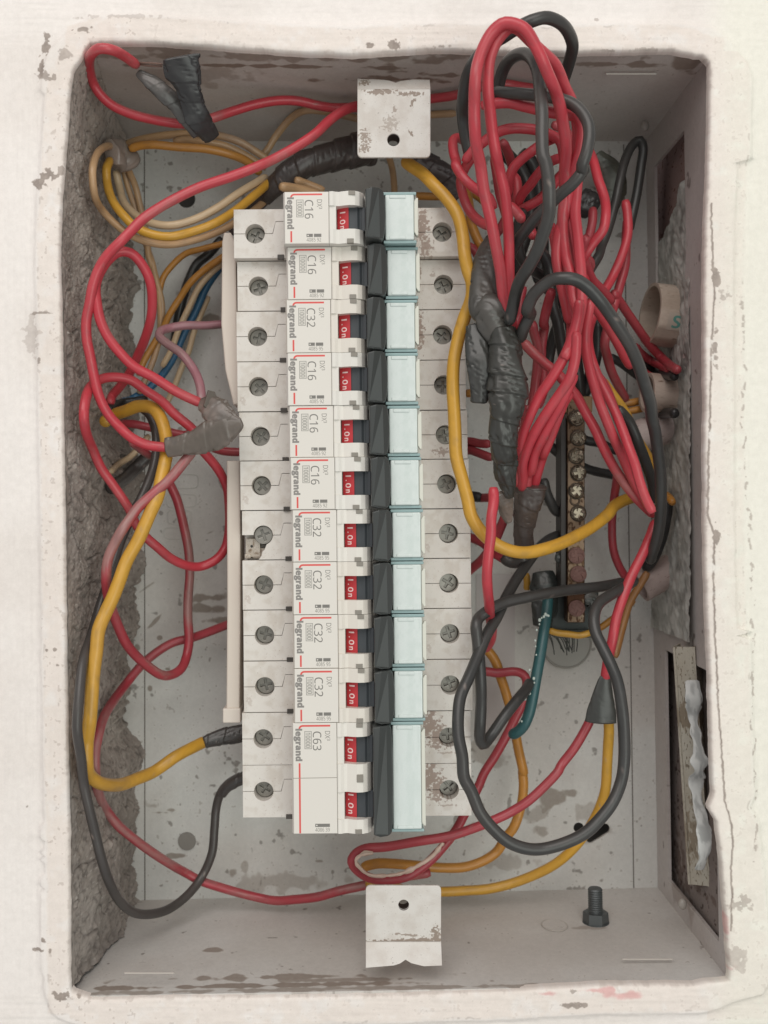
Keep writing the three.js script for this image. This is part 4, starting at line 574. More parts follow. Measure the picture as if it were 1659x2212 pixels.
wire('red', 1.7, 'red wire from the tangle centre to the right side, middle one of three parallel ones', [4, 2, -4, -10, -20, -34], [R2, 1480, 1430, R3, 1310, 120, 1285, 280, 1285, 450, 1315, 620, 1360, 780, 1420, 950, 1480, 1130, 1550, 1300, R7, 675, 270, 750, 425, 825, 585, 905, 745, 978, 850], { dust: 0.3 });
wire('redDull', 1.6, 'thin strip of red wire pinched behind the three parallel red ones', [-16, -20, -26], [R3, 1380, 690, 1450, 790, 1500, 880, 1545, 1000, R7, 640, -60, 700, 60, 745, 170], { dust: 0.2 });
wire('red', 1.75, 'thick red strand on the upper side of the bundle slanting into the brown taped end', [12, 8, 4, 0, -8, -16], [R3, 1230, 0, 1215, 170, 1155, 380, 1065, 570, 955, 750, 845, 920, 755, 1110, 690, 1290, 665, 1450, R4, 640, 180, 625, 330], { dust: 0.35 });
wire('red', 1.75, 'red strand second from the top in the bundle slanting into the brown taped end', [10, 6, 0, -8, -16], [R3, 1200, 300, 1190, 560, 1130, 740, 1030, 905, 925, 1070, 815, 1240, 735, 1400, 690, 1560, R4, 690, 270, 680, 370], { dust: 0.35 });
wire('red', 1.75, 'red strand third from the top in the bundle slanting into the brown taped end', [6, 2, -4, -12, -18], [R3, 1180, 700, 1110, 850, 1045, 995, 955, 1150, 870, 1310, 805, 1460, 765, 1620, R4, 740, 230, 725, 400], { dust: 0.3 });
wire('red', 1.8, 'lowest red strand in the bundle slanting into the brown taped end', [2, -2, -8, -14, -20], [R3, 1140, 870, 1080, 970, 1015, 1130, 950, 1290, 895, 1450, R4, 880, 60, 835, 210, 790, 360], { dust: 0.25 });
wire('redDull', 1.6, 'red strand hidden behind the bundle above the brown taped end', [-14, -20], [R3, 740, 1000, 720, 1130, 705, 1280, 690, 1400, R4, 660, 60, 640, 250], { dust: 0.35 });
wire('redDull', 1.7, 'dark red wire hanging vertically left behind the slanting bundle', [-10, -20, -28, -28], [R2, 1110, 1330, 1070, 1470, 1030, 1640, R3, 900, 250, 870, 480, 885, 700, 880, 860, 830, 1020], { dust: 0.35 });
wire('redDull', 1.7, 'second dark red wire hanging vertically behind the slanting bundle', [-18, -26, -32], [R3, 780, 210, 800, 320, 830, 430, 830, 600, 815, 780, 780, 990, 750, 1150], { dust: 0.35 });
wire('red', 1.7, 'red wire left of the slanting bundle, passing under the black arch', [-4, -8, -6], [R2, 1100, 700, 1130, 850, 1160, 1000, 1190, 1180, 1240, 1420, R3, 1120, 90, 1150, 240, 1140, 420], { dust: 0.35 });
wire('redDull', 1.7, 'short red wire stub beside the left foot of the black arch', [-16, -20], [R2, 835, 1290, 815, 1400, 800, 1500, R3, 640, 150, 600, 260], { dust: 0.35 });
wire('redDull', 1.7, 'red wire glimpsed left of the black sleeve beside the yellow wire', [-40, -44], [R2, 300, 900, 380, 960, 420, 1050, 410, 1090], { dust: 0.4 });
wire('black', 2.0, 'black wire arching from the taped bundle over the reds and down the right side', [2, 12, 22, 26, 24, 18, 10, 0, -12, -24, -34], [R3, 660, 380, 700, 270, 765, 130, R2, 870, 1520, 930, 1390, 1020, 1285, 1110, 1235, 1210, 1220, 1330, 1232, 1450, 1300, 1560, 1420, R5, 560, 600, 665, 750, 750, 900, 835, 1090, 900, 1280, 945, 1450, 975, 1600, R7, 1000, 60, 1030, 250, 1050, 480, 1055, 700, 1045, 900, 1010, 1080, 975, 1220, 950, 1290], { dust: 0.45 });
wire('black', 1.75, 'narrow black wire loop at far right behind the red tangle', [-26, -34, -42, -46, -46, -46], [R2, 1300, 1420, 1430, 1210, 1480, 1120, 1560, 990, T3, 580, 1600, 625, 1480, 672, 1300, 700, 1150, 735, 1030, 785, 935, 830, 905, 848, 960, 838, 1080, 815, 1250, 780, 1400, 755, 1500], { dust: 0.3 });
wire('black', 1.9, 'black wire sliding down right of the three parallel red ones', [-22, -30, -40], [R5, 640, 1500, R7, 745, -40, 830, 150, 885, 290, 935, 430, 970, 560, 1000, 720], { dust: 0.3 });
wire('blackDeep', 1.7, 'black wire from behind the arch into the upper conduit', [-60, -64, -66], [R5, 560, 1010, 640, 1060, 740, 1120, 840, 1190, 920, 1240], { dust: 0.15 });
wire('blackDeep', 1.7, 'shiny black wire entering the conduit under the red one', [-60, -64], [R5, 800, 1020, 900, 1095, 990, 1145, 1080, 1185, 1190, 1200], { dust: 0.05 });
wire('blackDeep', 1.8, 'black wire leaving the brass bar to the right, upper one', [-58, -60], [R3, 1190, 1270, 1300, 1330, 1420, 1350, 1560, 1420, 1700, 1450], { dust: 0.2 });
wire('blackDeep', 1.8, 'black wire leaving the brass bar to the right, lower one', [-60, -64], [R4, 1180, 120, 1300, 175, 1420, 215, 1560, 245, 1680, 300], { dust: 0.2 });
wire('black', 1.9, 'black wire sloping into the left side of the brass bar near its top', [-60, -58], [R3, 880, 1330, 960, 1390, 1030, 1450, 1110, 1500, 1180, 1500], { dust: 0.3 });
wire('black', 1.9, 'frayed black wire stub pointing at the brass bar from the upper left', [-46, -54], [R4, 890, 280, 915, 400, 960, 510, 1010, 580, 1090, 600], { dust: 0.3 });
wire('blackDeep', 2.0, 'dark wire crossing behind the red bundle towards the black taped bundle', [-40, -44, -48], [R3, 1080, 60, 1010, 260, 960, 440, 930, 650, 920, 800], { dust: 0.4 });
wire('blackDeep', 2.6, 'thick dark cable in the shade behind the upright black wire', [-34, -44, -54], [R2, 620, -20, 700, 60, 800, 180, 870, 330, 900, 520, 860, 800, 800, 1000, 790, 1200], { dust: 0.35 });
wire('blackDeep', 2.6, 'thick dark cable deep behind the centre of the tangle', [-40, -50, -58], [R2, 820, 20, 920, 130, 960, 300, 1000, 700, 1020, 1000, 980, 1200, R3, 1100, 60, 1180, 500, 1220, 800, 1230, 950], { dust: 0.3 });
wire('blackDeep', 2.4, 'dark cable from behind the reds past the top of the brass bar', [-52, -58, -62], [R3, 1390, 180, 1400, 350, 1380, 520, 1340, 700, 1280, 860, 1150, 1050, 1060, 1300], { dust: 0.3 });
// yellow on the right
wire('yellow', 2.2, 'thick yellow wire snaking over the right terminals and under the brass bar screws', [-24, -14, -8, -6, -8, -8, -8, -8, -10, -18, -34, -48, -58], [T2, 965, 1045, 1010, 1075, 1075, 1125, 1150, 1195, 1240, 1290, 1312, 1400, 1345, 1530, T5, 1350, -10, 1375, 90, 1398, 180, 1395, 280, 1352, 400, 1310, 540, 1280, 700, 1276, 850, 1285, 1000, 1290, 1150, 1303, 1300, 1330, 1430, 1375, 1580, R4, 205, 620, 310, 785, 450, 900, 600, 958, 750, 970, 900, 943, 1050, 890, 1200, 818, 1350, 725, 1500, 610, R7, 600, 775, 700, 715, 790, 690, 900, 680, 1010, 690], { dust: 0.12 });
wire('amber', 1.8, 'brownish yellow wire tucked behind the big yellow one near the top terminal', [-50, -44, -40], [R2, 300, 380, 330, 560, 345, 700, 395, 820, 450, 940], { dust: 0.3 });
wire('amber', 1.5, 'ochre wire passing behind the top terminal to the left hook of the tangle', [-60, -58, -56], [T2, 930, 1270, 1060, 1270, 1200, 1268, 1380, 1245, 1450, 1280, 1500, 1330], { dust: 0.3 });
wire('amber', 1.5, 'short amber wire end left of the big black taped bundle', [-40, -40], [R3, 150, 885, 215, 885], { dust: 0.2 });
wire('yellow', 1.5, 'thin yellow wire slipping down between the red and black wires at right', [-34, -40, -46], [R5, 500, 1230, 560, 1320, 640, 1425, 715, 1530, 770, 1659, R7, 790, 60, 855, 160, 925, 280, 985, 410], { dust: 0.15 });
wire('amber', 1.5, 'upper ochre wire end at right between brass bar and conduit', [-62, -62], [R5, 640, 1460, 760, 1447, 890, 1425, 1010, 1400], { dust: 0.3 });
wire('amber', 1.4, 'lower ochre wire end at right between brass bar and conduit', [-60, -60], [R5, 690, 1540, 780, 1525, 900, 1500], { dust: 0.2 });
wire('amber', 1.5, 'ochre wire stub at the far right edge of the opening', [-56, -56], [R7, 1060, 640, 1140, 690, 1165, 740], { dust: 0.2 });
wire('brown', 1.5, 'brownish wire running down beside the lower right red wire', [-50, -52, -46], [T9, 880, 390, 830, 470, 765, 590, 720, 730, 690, 850, 665, 940], { dust: 0.3 });
wire('amber', 1.35, 'ochre wire running from the brass bar foot to the right', [-62, -60], [T9, 470, 790, 560, 755, 640, 700, 740, 620, 790, 570], { dust: 0.25 });
wire('yellow', 1.3, 'thin yellow wire curving under the foot of the brass bar', [-52, -52], [T9, 235, 765, 290, 782, 370, 795, 440, 797, 515, 780], { dust: 0.2 });
wire('yellow', 1.4, 'short piece of yellow wire left of the green terminal block', [-64, -64], [R4, 720, 1170, 730, 1250, 728, 1330], { dust: 0.2 });
// lower right
wire('red', 1.75, 'straight red wire hanging from the black taped bundle in front of the yellow bow', [-2, 0, 0, -6, -30, -44], [R4, 412, 355, 410, 480, 395, 650, 385, 800, 365, 1000, 350, 1180, 352, 1330, 370, 1460, R6, 380, 170, 400, 280, 385, 390, 330, 470], { dust: 0.15 });
wire('redDull', 1.7, 'upper red wire leaving a right terminal towards the black taped bundle', [-58, -50], [R3, 120, 1350, 190, 1345, 280, 1355, 380, 1365], { dust: 0.25, group: 'short red wires at the right terminals' });
wire('redDull', 1.7, 'red wire just under the upper one leaving a right terminal, drooping', [-58, -50], [R3, 120, 1435, 190, 1425, 280, 1450, 400, 1500], { dust: 0.25, group: 'short red wires at the right terminals' });
wire('redDull', 1.7, 'red wire with a black taped end at a right terminal behind the yellow wire', [-58, -50], [R4, 270, 455, 330, 455, 400, 450], { dust: 0.25, group: 'short red wires at the right terminals' });
wire('blackDeep', 2.0, 'black taped wire end entering a right terminal behind the yellow bow', [-58, -54], [R4, 120, 450, 200, 440, 300, 455], { dust: 0.3 });
wire('redDull', 1.75, 'red wire from a right terminal passing behind the yellow bow to the brown tape', [-58, -50, -44], [R4, 130, 810, 220, 840, 310, 890, 420, 975, 540, 1050], { dust: 0.2, group: 'short red wires at the right terminals' });
wire('redDull', 1.75, 'red wire rising from a right terminal to the pale torn tape end', [-58, -44, -30], [R4, 130, 1190, 220, 1110, 310, 1030, 420, 860, 490, 720, 530, 610], { dust: 0.25, group: 'short red wires at the right terminals' });
wire('dustBlack', 2.3, 'dark taped cable dipping behind the yellow bow at centre right', [-44, -40], [R4, 500, 1010, 580, 1060, 660, 1060, 720, 1000], { dust: 0.4 });
wire('black', 2.0, 'black wire crossing the brass bar, then making a tight U at the lower terminals', [-46, -36, -24, -16, -12, -12, -14, -18, -24, -38], [R4, 1640, 1255, 1520, 1275, 1400, 1295, 1150, 1325, 900, 1362, 700, 1402, 520, 1450, 370, 1520, 270, 1600, R6, 245, 240, 262, 420, 285, 600, 292, 800, 292, 1000, 290, 1200, 285, 1330, 318, 1370, 390, 1290, 520, 1095, 640, 950, 720, 850, 760, 780], { dust: 0.4 });
wire('black', 2.0, 'long black wire making the big round loop across the lower right of the box', [-56, -46, -30, -14, -2, 4, 8, 8, 6, 2, -2, -6, -12, -20, -32], [R4, 1080, 805, 1000, 820, 900, 880, 800, 985, 705, 1115, 620, 1250, 520, 1420, R6, 440, 170, 350, 340, 265, 520, 180, 720, 105, 920, 75, 1110, 78, 1300, 110, 1480, T11, 1345, 60, 1390, 150, 1455, 285, 1540, 395, 1640, 480, T12, 95, 518, 200, 525, 350, 485, 480, 415, 580, 325, 660, 210, 710, 80, T9, 728, 1600, 727, 1420, 710, 1260, 690, 1110, 650, 1000, 592, 885, 545, 780, 530, 680, 560, 600, 640, 535, 720, 490, 800, 440], { dust: 0.4 });
const tealWire = wire('teal', 2.05, 'only teal green wire, speckled with pale paint, below the brass bar', [-48, -42, -38, -36, -36, -40], [R6, 930, -30, 915, 150, 885, 330, 855, 530, 820, 740, 780, 940, 745, 1080, 700, 1190, 640, 1255, 580, 1280], { dust: 0.12 });
const bottomLoop = wire('redDull', 1.75, 'red wire bending behind the teal one and down into the scuffed bottom loop', [-60, -58, -54, -44, -36, -34, -36, -40], [R6, 250, 690, 340, 682, 450, 690, 600, 682, 680, 690, 722, 740, 725, 850, 690, 990, 620, 1125, 520, 1315, 420, 1490, 330, 1640, T11, 1440, 120, 1380, 240, 1295, 395, 1205, 520, 1100, 625, 980, 702, 850, 726, 735, 714, 655, 660, 618, 605, 645, 550, 705, 525, 850, 512, 1050, 472, 1250, 440, 1420, 388, 1600, 315, T12, 0, 280, 100, 215, 200, 130, 300, 20, T9, 320, 1645, 400, 1530, 470, 1420, 520, 1330, 560, 1260], { dust: 0.22 });
wire('amber', 1.9, 'yellow wire passing behind the teal wire down to the bottom loop', [-64, -62, -62, -64, -66, -60, -48], [R6, 300, 430, 350, 475, 430, 585, 480, 720, 530, 880, 580, 1080, 615, 1260, 655, 1430, 695, 1640, T12, 70, 20, 78, 120, 60, 240, 10, 385, T11, 1620, 450, 1560, 540, 1480, 600, 1350, 640, 1200, 645, 1050, 635, 900, 622, 780, 622, 690, 642], { dust: 0.1 });
wire('yellow', 1.9, 'yellow wire from the lower right tape cone sweeping left behind the bottom tab', [-30, -40, -54, -64, -62, -50], [T9, 625, 1330, 625, 1420, 622, 1520, 615, 1640, T12, 600, 140, 562, 265, 500, 385, 400, 515, 280, 618, 150, 692, 0, 742, T11, 1500, 782, 1350, 797, 1200, 802, 1000, 795, 850, 760, 720, 745], { dust: 0.15 });
wire('red', 1.8, 'red wire coming down from the right side into the lower right tape cone', [-34, -30, -26, -24, -28], [T9, 930, 60, 900, 150, 852, 260, 785, 400, 722, 540, 680, 680, 650, 830, 618, 960, 603, 1090], { dust: 0.2 });
wire('redDull', 1.6, 'dark red wire hanging from the three parallel red ones behind the yellow bow', [-44, -56, -62], [R7, 640, 450, 628, 560, 610, 720, 592, 930, 605, 1180, 655, 1340, 720, 1450], { dust: 0.3 });
wire('blackDeep', 2.2, 'black wire clump where the right wires are taped together beside the cement', [-44, -50, -56], [R7, 1120, 700, 1100, 850, 1060, 1050, 1010, 1200, 960, 1300, 900, 1360], { dust: 0.2 });
wire('blackDeep', 1.9, 'short black wire showing between the two small conduit ends', [-62, -62], [R5, 1000, 1560, 1100, 1550, 1190, 1548], { dust: 0.2 });
part('worn_patch', tube(line3([T11, 760, 548, 690, 560, 648, 600, 668, 640, 730, 690, 830, 700, 950, 682, 1060, 628, 1140, 570, 1195, 505, 1212, 482], [-31.2, -31, -32, -33.2, -34, -34.2], 0), (f) => 0.0008 * (0.6 + 0.8 * noise(f * 30, 2)), paint(lin(0xcdb4a4), 0.1, 5), { sides: 8, step: 0.0008, wrinkle: 0.3 }), SHEATH, bottomLoop, 'pale worn insulation along the inside of the bottom loop');

wire('redDull', 1.7, 'dark red wire deep behind the crossing of the red double loop', [-20, -30, -40, -44], [R1, 640, 1340, 690, 1440, 730, 1560, R2, 745, 260, 735, 420, 700, 560, 640, 700, 560, 830], { dust: 0.35 });
wire('redDull', 1.7, 'red wire deep behind the square-bent one, bowing to the right', [-14, -22, -26, -22], [R1, 1120, 1180, 1220, 1230, 1290, 1330, 1310, 1480, R2, 1285, 200, 1265, 380, 1275, 560, 1300, 760, 1335, 980, 1350, 1160], { dust: 0.3 });
wire('redDull', 1.65, 'red wire slipping behind the crown of the black arch towards the right', [-8, -14, -24, -32], [R2, 1440, 820, 1400, 940, 1430, 1080, 1500, 1230, 1590, 1330, 1680, 1440], { dust: 0.3 });
wire('redDull', 1.65, 'red wire crossing under the narrow black loop at far right', [-20, -28, -36], [R5, 330, 60, 390, 130, 350, 240, 430, 350, 520, 470, 600, 570], { dust: 0.3 });
wire('redDull', 1.65, 'red wire filling the gap right of the upright pair below the tab level', [-14, -20, -24], [R2, 560, 60, 590, 250, 620, 420, 650, 560, 700, 700, 760, 820], { dust: 0.3 });
wire('black', 1.9, 'black wire lost in the shade between upright black wire and bow', [-16, -26, -34], [R2, 830, 560, 790, 760, 800, 960, 860, 1080, 960, 1160, 1060, 1210], { dust: 0.4 });
wire('blackDeep', 2.0, 'dark wire behind the red strands under the crown of the black arch', [-20, -28, -36], [R2, 960, 900, 1040, 1010, 1080, 1140, R3, 960, 40, 1010, 200, 1050, 380, 1080, 560], { dust: 0.3 });
{ const g = []; for (const [x, y] of [[905, 135], [935, 150], [870, 170], [850, 190], [848, 230], [822, 285], [808, 385], [812, 440], [818, 520], [755, 665], [795, 745], [800, 785], [757, 887], [712, 938], [680, 1150], [890, 158], [920, 145]]) { const q = line3([R6, x, y], [-33.6], 0)[0]; g.push(new THREE.SphereGeometry(0.00028 + rnd() * 0.0003, 8, 6).scale(1, 1.2, 0.6).translate(q.x, q.y, q.z)); } const p = part('paint_specks', join(g), M(0xb9c2ba, 0.7), tealWire, 'pale paint specks'); p.userData.kind = 'stuff'; }
// ---------------------------------------------------------------- tape, sleeves, joints
const TAPE = MV(0.36, { clearcoat: 0.35, clearcoatRoughness: 0.35 }), tone = (hex, dust = 0.4, key = 1) => paint(lin(hex), dust, key);
function wrap(name, label, hex, zs, p, radii, o = {}) {
  const rs = (f) => { const t = f * (radii.length - 1), k = Math.min(radii.length - 2, Math.floor(t)); return lerp(radii[k], radii[k + 1], t - k) / 1000; };
  const g = tube(line3(p, zs, 0.002), rs, tone(hex, o.dust ?? 0.4, (o.key || 3) + wkey), { sides: 40, step: 0.00035, flat: o.flat ?? 0.7, wrinkle: o.wrinkle ?? 0.14, ridge: o.ridge ?? 0.09, key: o.key || 3 });
  const m = part(name, g, o.mat || TAPE, o.parent); return o.parent ? m : tag(m, label, o.category || 'tape', o.group);
}
const joints = 'taped wire joints';
// grey joint at left
{
  const root = group('taped_joint');
  wrap('tape_roll', '', 0x5f574f, [-15, -12, -8], [V, 358, 966, 385, 962, 420, 955, 460, 940, 495, 925, 524, 914], [3.4, 3.6, 4.2, 5.4, 4.6, 1.4], { flat: 0.4, wrinkle: 0.1, parent: root, key: 11, dust: 0.45 });
  wrap('tape_roll', '', 0x5a524b, [-15, -11, -8], [V, 431, 872, 448, 876, 468, 890, 495, 908, 520, 914], [2.0, 4.4, 5.0, 3.6, 1.4], { flat: 0.36, wrinkle: 0.14, parent: root, key: 17, dust: 0.45 });
  const fold = at(452, 852, -0.012); part('tape_flap', ext(poly([[-0.0022, -0.004], [0.0045, -0.0095], [0.0052, -0.006], [0.0018, 0.001], [-0.0004, 0.0014]]), -0.0006, 0.0006, 0.0002).rotateY(0.5).translate(fold.x, fold.y, fold.z), M(0x5e564e, 0.55), root);
  tag(root, 'grey dusty taped joint gathering the red wires beside the fifth breaker', 'taped joint', joints);
}
// black flag of tape upper left
{
  const root = group('taped_joint');
  wrap('tape_roll', '', 0x4a4846, [-8, -8, -12, -16], [T1, 890, 470, 960, 520, 1060, 600, 1160, 690, 1240, 790, 1300, 860], [1.2, 2.6, 3.0, 3.2, 3.4, 3.0], { flat: 0.4, wrinkle: 0.12, parent: root, key: 21, dust: 0.25 });
  wrap('tape_flap', '', 0x262627, [2, -2, -8, -16], [T1, 1165, 362, 1185, 450, 1215, 550, 1245, 660, 1290, 760, 1340, 840, 1375, 905], [6.4, 6.3, 4.2, 4.0, 4.3, 3.6, 2.8], { flat: 0.28, wrinkle: 0.16, parent: root, key: 23, dust: 0.06 });
  part('bare_strand', tube(line3([T1, 880, 412, 960, 425, 1050, 430], [-7, -5], 0), 0.0004, tone(0x6f5348, 0.3), { sides: 8 }), SHEATH, root);
  part('bare_strand', tube(line3([T1, 885, 405, 960, 408, 1050, 414], [-6, -4], 0), 0.0003, tone(0x6f5348, 0.3), { sides: 8 }), SHEATH, root);
  tag(root, 'black tape joint with a wide flag end, hanging at the upper left', 'taped joint', joints);
}
wrap('coil_wrap', 'dusty grey tape binding the coil at upper left', 0x857a70, [-48, -48, -52], [V, 240, 330, 258, 338, 275, 340, 288, 335], [4.8, 6.2, 5.8, 3.6], { flat: 0.6, wrinkle: 0.12, key: 31, dust: 0.8 });
wrap('cable_sleeve', 'thick black taped cable running from the top tab down to the coil', 0x3f3937, [-52, -48, -46, -48, -56, -66], [V, 800, 318, 760, 328, 700, 342, 660, 354, 625, 377, 600, 398, 570, 425, 535, 460, 500, 500], [6.6, 6.2, 5.6, 5.2, 4.6, 3.8, 3.2, 2.8, 2.5], { flat: 0.9, ridge: 0.1, wrinkle: 0.06, key: 37, dust: 0.25, category: 'cable' });
wrap('cable_sleeve', 'dark taped cable from below the top tab to the left edge of the tangle', 0x464040, [-50, -52, -54], [V, 890, 345, 930, 360, 968, 385, 1000, 420], [4.6, 4.2, 4.2, 4.6], { flat: 0.9, key: 39, dust: 0.25, category: 'cable' });
wrap('cable_sleeve', 'dark grey sleeve beside the upright red pair, entering the big taped bundle', 0x45433f, [-14, -4, 2, 2], [R2, 545, 830, 510, 960, 490, 1150, 470, 1350, 465, 1500, R3, 370, 100, 420, 250, 480, 340], [2.2, 3.6, 4.6, 5.2, 5.6, 5.6, 5.4, 5.0], { flat: 0.7, ridge: 0, wrinkle: 0.1, key: 43, dust: 0.14, category: 'cable' });
wrap('tape_bundle', 'big shiny black taped bundle right of the breakers', 0x33332f, [3, 5, 5, 2, -4, -8], [R3, 500, 270, 520, 400, 530, 560, 535, 720, 545, 880, 545, 1010, 520, 1120, 515, 1280, 520, 1440, R4, 525, 100, 530, 250, 555, 380, 570, 450], [4.4, 5.4, 5.7, 6.2, 6.2, 5.8, 5.0, 4.6, 4.2, 3.9, 3.6, 2.6, 1.4], { flat: 0.75, ridge: 0.1, wrinkle: 0.14, key: 47, dust: 0.1, group: joints });
wrap('tape_flap', 'loose black tape lobe on the left of the big taped bundle', 0x323331, [0, 2, 0], [R3, 240, 230, 265, 400, 285, 600, 285, 800, 270, 980], [2.6, 3.8, 4.2, 3.9, 2.6], { flat: 0.5, ridge: 0, wrinkle: 0.18, key: 53, dust: 0.1, group: joints });
wrap('tape_flap', 'torn dusty tape tail under the big taped bundle', 0x6a615a, [-8, -14, -18], [R4, 500, 400, 520, 520, 535, 600, 560, 690], [3.0, 3.2, 2.6, 1.2], { flat: 0.4, ridge: 0, wrinkle: 0.2, key: 59, dust: 0.7, group: joints });
wrap('tape_bundle', 'brown black taped end below the red bundle', 0x4b423e, [-18, -20, -26, -34], [R4, 770, 330, 760, 420, 735, 520, 715, 640, 700, 760, 700, 880, 690, 980], [5.6, 5.0, 4.4, 4.0, 3.8, 3.6, 3.2], { flat: 0.75, ridge: 0.08, wrinkle: 0.12, key: 61, dust: 0.25, group: joints });
wrap('tape_cone', 'flared black tape cone joining red and yellow wires at lower right', 0x393a37, [-27, -27, -28], [R6, 1475, 725, 1462, 800, 1448, 920, 1435, 1040, 1425, 1165], [2.0, 3.2, 4.3, 5.3, 5.8], { flat: 0.35, ridge: 0, wrinkle: 0.05, key: 67, dust: 0.1, group: joints });
wrap('tape_end', 'black taped end of the yellow wire at the lower left terminal', 0x3b3b3a, [-56, -58, -60], [V, 440, 1605, 462, 1597, 490, 1590, 535, 1580], [2.1, 2.9, 3.4, 3.2], { flat: 0.9, wrinkle: 0.16, key: 71, dust: 0.2, group: joints });
wrap('tape_end', 'black sleeve on the wire entering the lowest left terminal', 0x3f3c3b, [-62, -60], [V, 478, 1716, 492, 1698, 535, 1676], [2.1, 2.5, 2.5], { flat: 1, wrinkle: 0.06, key: 73, dust: 0.3, group: joints });
wrap('tape_clump', 'black tape clump hidden behind the far right bow of the tangle', 0x2c2a2b, [-50, -50], [T3, 430, 1280, 480, 1310, 530, 1330, 560, 1345], [4.0, 5.0, 4.6, 3.0], { flat: 0.7, wrinkle: 0.22, key: 79, dust: 0.1, group: joints });
wrap('tape_clump', 'dark olive tape sheet at the far right behind the narrow black loop', 0x5d5f55, [-60, -64], [T3, 555, 990, 610, 1060, 650, 1140, 660, 1260, 640, 1350], [1.5, 4.0, 5.0, 4.8, 3.0], { flat: 0.35, wrinkle: 0.1, key: 83, dust: 0.4, group: joints });

// ---------------------------------------------------------------- brass bar on its block
{
  const root = group('brass_bar'); root.position.set(0, 0, 0);
  const a = at(1243, 868, -0.046), b = at(1246, 1345, -0.046), L = a.y - b.y, cx = (a.x + b.x) / 2, w = 0.0033, z = -0.046;
  const brassT = dirt(120, 900, [122, 104, 88], [[0.5, 0.3, 0.5, 0.03, 0.6], [0.5, 0.08, 0.6, 0.06, 0.9], [0.5, 0.14, 0.5, 0.06, 0.7]], { sx: 0.12, sy: 1, seed: 91, speck: 0.6 });
  part('bar', box(cx - w, cx + w, b.y, a.y, z - 0.007, z, 0.0004), new THREE.MeshPhysicalMaterial({ map: brassT, metalness: 0.65, roughness: 0.4 }), root);
  part('insulator_strip', box(cx - w - 0.0022, cx - w - 0.0001, b.y + 0.01, a.y - 0.006, z - 0.012, z - 0.0016, 0.0003), M(0x37322f, 0.5), root);
  part('insulator_cap', box(cx - w - 0.003, cx + w + 0.003, a.y - 0.004, a.y + 0.0022, z - 0.008, z - 0.0006, 0.0006), M(0x8d6f4e, 0.6), root, 'brown insulating cap at the top of the bar');
  const steel = new THREE.MeshPhysicalMaterial({ color: 0x857b6d, metalness: 0.9, roughness: 0.26 }), rusty = M(0x7c5c55, 0.75);
  [[903, 0], [946, 0], [985, 0], [1022, 0], [1061, 0], [1109, 0], [1200, 1], [1240, 1], [1314, 1]].forEach(([y, old], i) => {
    const p = at(1246 + (i % 2 ? 3 : -1), y, z), g = group(old ? 'rusty_screw' : 'bar_screw'), r = old ? 0.0031 : 0.0028;
    g.position.set(p.x, p.y, z); root.add(g);
    // star-like head: a ring with the cross driven into it
    const s = new THREE.Shape(); s.absarc(0, 0, r, 0, Math.PI * 2, false); const h = new THREE.Path(), k = 0.00048, m = r * 0.68; [[k, k], [m, k], [m, -k], [k, -k], [k, -m], [-k, -m], [-k, -k], [-m, -k], [-m, k], [-k, k], [-k, m], [k, m], [k, k]].forEach(([x, yy], q) => q ? h.lineTo(x, yy) : h.moveTo(x, yy)); s.holes.push(h);
    const hd = ext(s, 0, 0.0014, 0.0003), pp = hd.attributes.position; for (let q = 0; q < pp.count; q++) if (pp.getZ(q) > 0.0007) pp.setZ(q, pp.getZ(q) + 0.0004 * Math.sin(Math.atan2(pp.getY(q), pp.getX(q)) * 4) - 0.0003 * Math.hypot(pp.getX(q), pp.getY(q)) / r);
    hd.rotateZ(0.3 + i * 0.5).rotateX((hash(i, 1, 7) - 0.5) * 0.25).rotateY((hash(i, 2, 7) - 0.5) * 0.25);
    part('screw_head', toCreasedNormals(hd, 0.3), old ? rusty : steel, g); part('screw_shank', new THREE.CylinderGeometry(r * 0.7, r * 0.7, 0.002, 16).rotateX(Math.PI / 2), old ? rusty : steel, g);
    if (!old) part('screw_collar', new THREE.TorusGeometry(r * 1.02, 0.0003, 6, 24).translate(0, 0, 0.0001), M(0x4f453b, 0.5, { metalness: 0.5 }), g);
  });
  const hp = at(1242, 1081, z); part('empty_hole', new THREE.TorusGeometry(0.0017, 0.0004, 8, 20).translate(hp.x, hp.y, z), M(0x5a4c40, 0.5, { metalness: 0.5 }), root);
  tag(root, 'tarnished brass terminal bar with a column of cross-headed screws, right of the breakers', 'terminal bar');
  const blk = group('terminal_block'); const p0 = at(1150, 1232, -0.058), p1 = at(1290, 1372, -0.058), dark = M(0x2c3331, 0.5);
  wrap('housing', '', 0x2e3534, [-58, -56, -56], [R4, 880, 1150, 900, 1300, 900, 1480, 890, 1600, 880, 1680], [4.0, 6.2, 5.6, 5.0, 3.5], { parent: blk, flat: 0.6, wrinkle: 0.14, ridge: 0, key: 97, dust: 0.2 });
  part('block_body', box(lerp(p0.x, p1.x, 0.25), p1.x, p1.y, p0.y - 0.006, -0.07, -0.055, 0.001), dark, blk);
  part('block_edge', box(lerp(p0.x, p1.x, 0.3), p1.x - 0.0006, p1.y - 0.0006, p1.y + 0.0026, -0.066, -0.0535, 0.0006), M(0x4d5450, 0.4), blk);
  wrap('lug', '', 0x39403e, [-50, -52], [R4, 1000, 1010, 1070, 1030, 1120, 1080, 1090, 1180], [1.2, 3.0, 3.4, 2.6], { parent: blk, wrinkle: 0.3, ridge: 0, key: 101, dust: 0.3 });
  wrap('lug', '', 0x474c49, [-48, -50], [R4, 1270, 1440, 1320, 1420, 1370, 1460, 1360, 1520], [1.2, 2.6, 2.8, 1.6], { parent: blk, wrinkle: 0.3, ridge: 0, key: 103, dust: 0.3 });
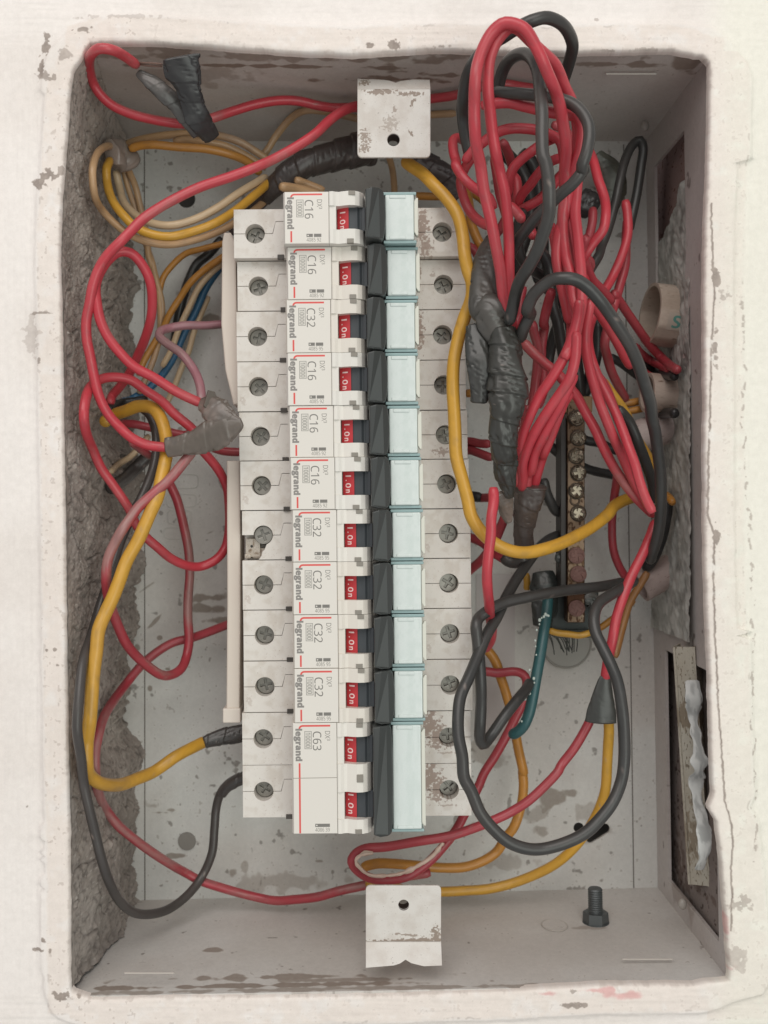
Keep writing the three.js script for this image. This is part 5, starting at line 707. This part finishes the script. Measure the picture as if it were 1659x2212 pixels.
  const st = []; for (let i = 0; i < 16; i++) { const f = i / 15, x = 225 + f * 190, x1 = x + 30 - f * 50 + rnd() * 60, y1 = 880 + rnd() * 50; st.push(tube(line3([T9, x, 775 + rnd() * 20, lerp(x, x1, 0.5) + rnd() * 10, 830, x1, y1], [-54, -60], 0), 0.0002, tone(0x3f4441, 0.2), { sides: 5, caps: false })); }
  part('frayed_strands', join(st), SHEATH, blk, 'frayed dark copper strands');
  tag(blk, 'dark crusted terminal block at the foot of the brass bar', 'terminal block');
  const c = at(1221, 1388, BACK), ring = group('stand_off_disc'); ring.position.set(c.x, c.y, BACK);
  part('disc', new THREE.CylinderGeometry(0.0098, 0.0101, 0.003, 48).rotateX(Math.PI / 2).translate(0, 0, 0.0015), M(0xaaa7a0, 0.5), ring); part('disc_edge', new THREE.TorusGeometry(0.0098, 0.0005, 8, 48).translate(0, 0, 0.0028), M(0x9c9992, 0.5), ring);
  tag(ring, 'round grey plastic foot under the terminal block', 'plastic foot');
}
// bolt standing on the floor of the box
{
  const p = at(1287, 1992, EYE - 0.1553 * FOCAL / (1995 - CY)), root = group('bolt'); root.position.set(p.x, -0.1553, p.z); root.rotation.z = 0.02;
  const dark = M(0x5f6364, 0.48, { metalness: 0.5 });
  const hex = new THREE.CylinderGeometry(0.0047, 0.0050, 0.0044, 6).rotateY(0.3).translate(0, 0.0023, 0); part('hex_nut', toCreasedNormals(hex, 0.3), dark, root); part('washer', new THREE.CylinderGeometry(0.0051, 0.0052, 0.0007, 32).translate(0, 0.0004, 0), dark, root);
  const prof = [[0, 0.0135], [0.0024, 0.0135], [0.0027, 0.0131]]; for (let k = 0; k < 11; k++) { const y = 0.0128 - k * 0.00085; prof.push([0.0028, y], [0.0024, y - 0.0004]); } prof.push([0.0024, 0.002]);
  part('shank', toCreasedNormals(new THREE.LatheGeometry(prof.map(([a, b2]) => new THREE.Vector2(a, b2)).reverse(), 28), 0.5), dark, root);
  tag(root, 'dark threaded bolt with its nut standing on the floor of the box, lower right', 'bolt');
}
// label sheet on the back plate beside the right terminals
{ const a = at(1028, 1240, BACK), b = at(1112, 1600, BACK); tag(part('label_sheet', box(a.x, b.x, b.y, a.y, BACK + 0.0001, BACK + 0.0004), M(0xc4bcb9, 0.45)), 'faded pale label sheet stuck on the back plate beside the right terminals', 'label'); }

renderer.render(scene, camera);
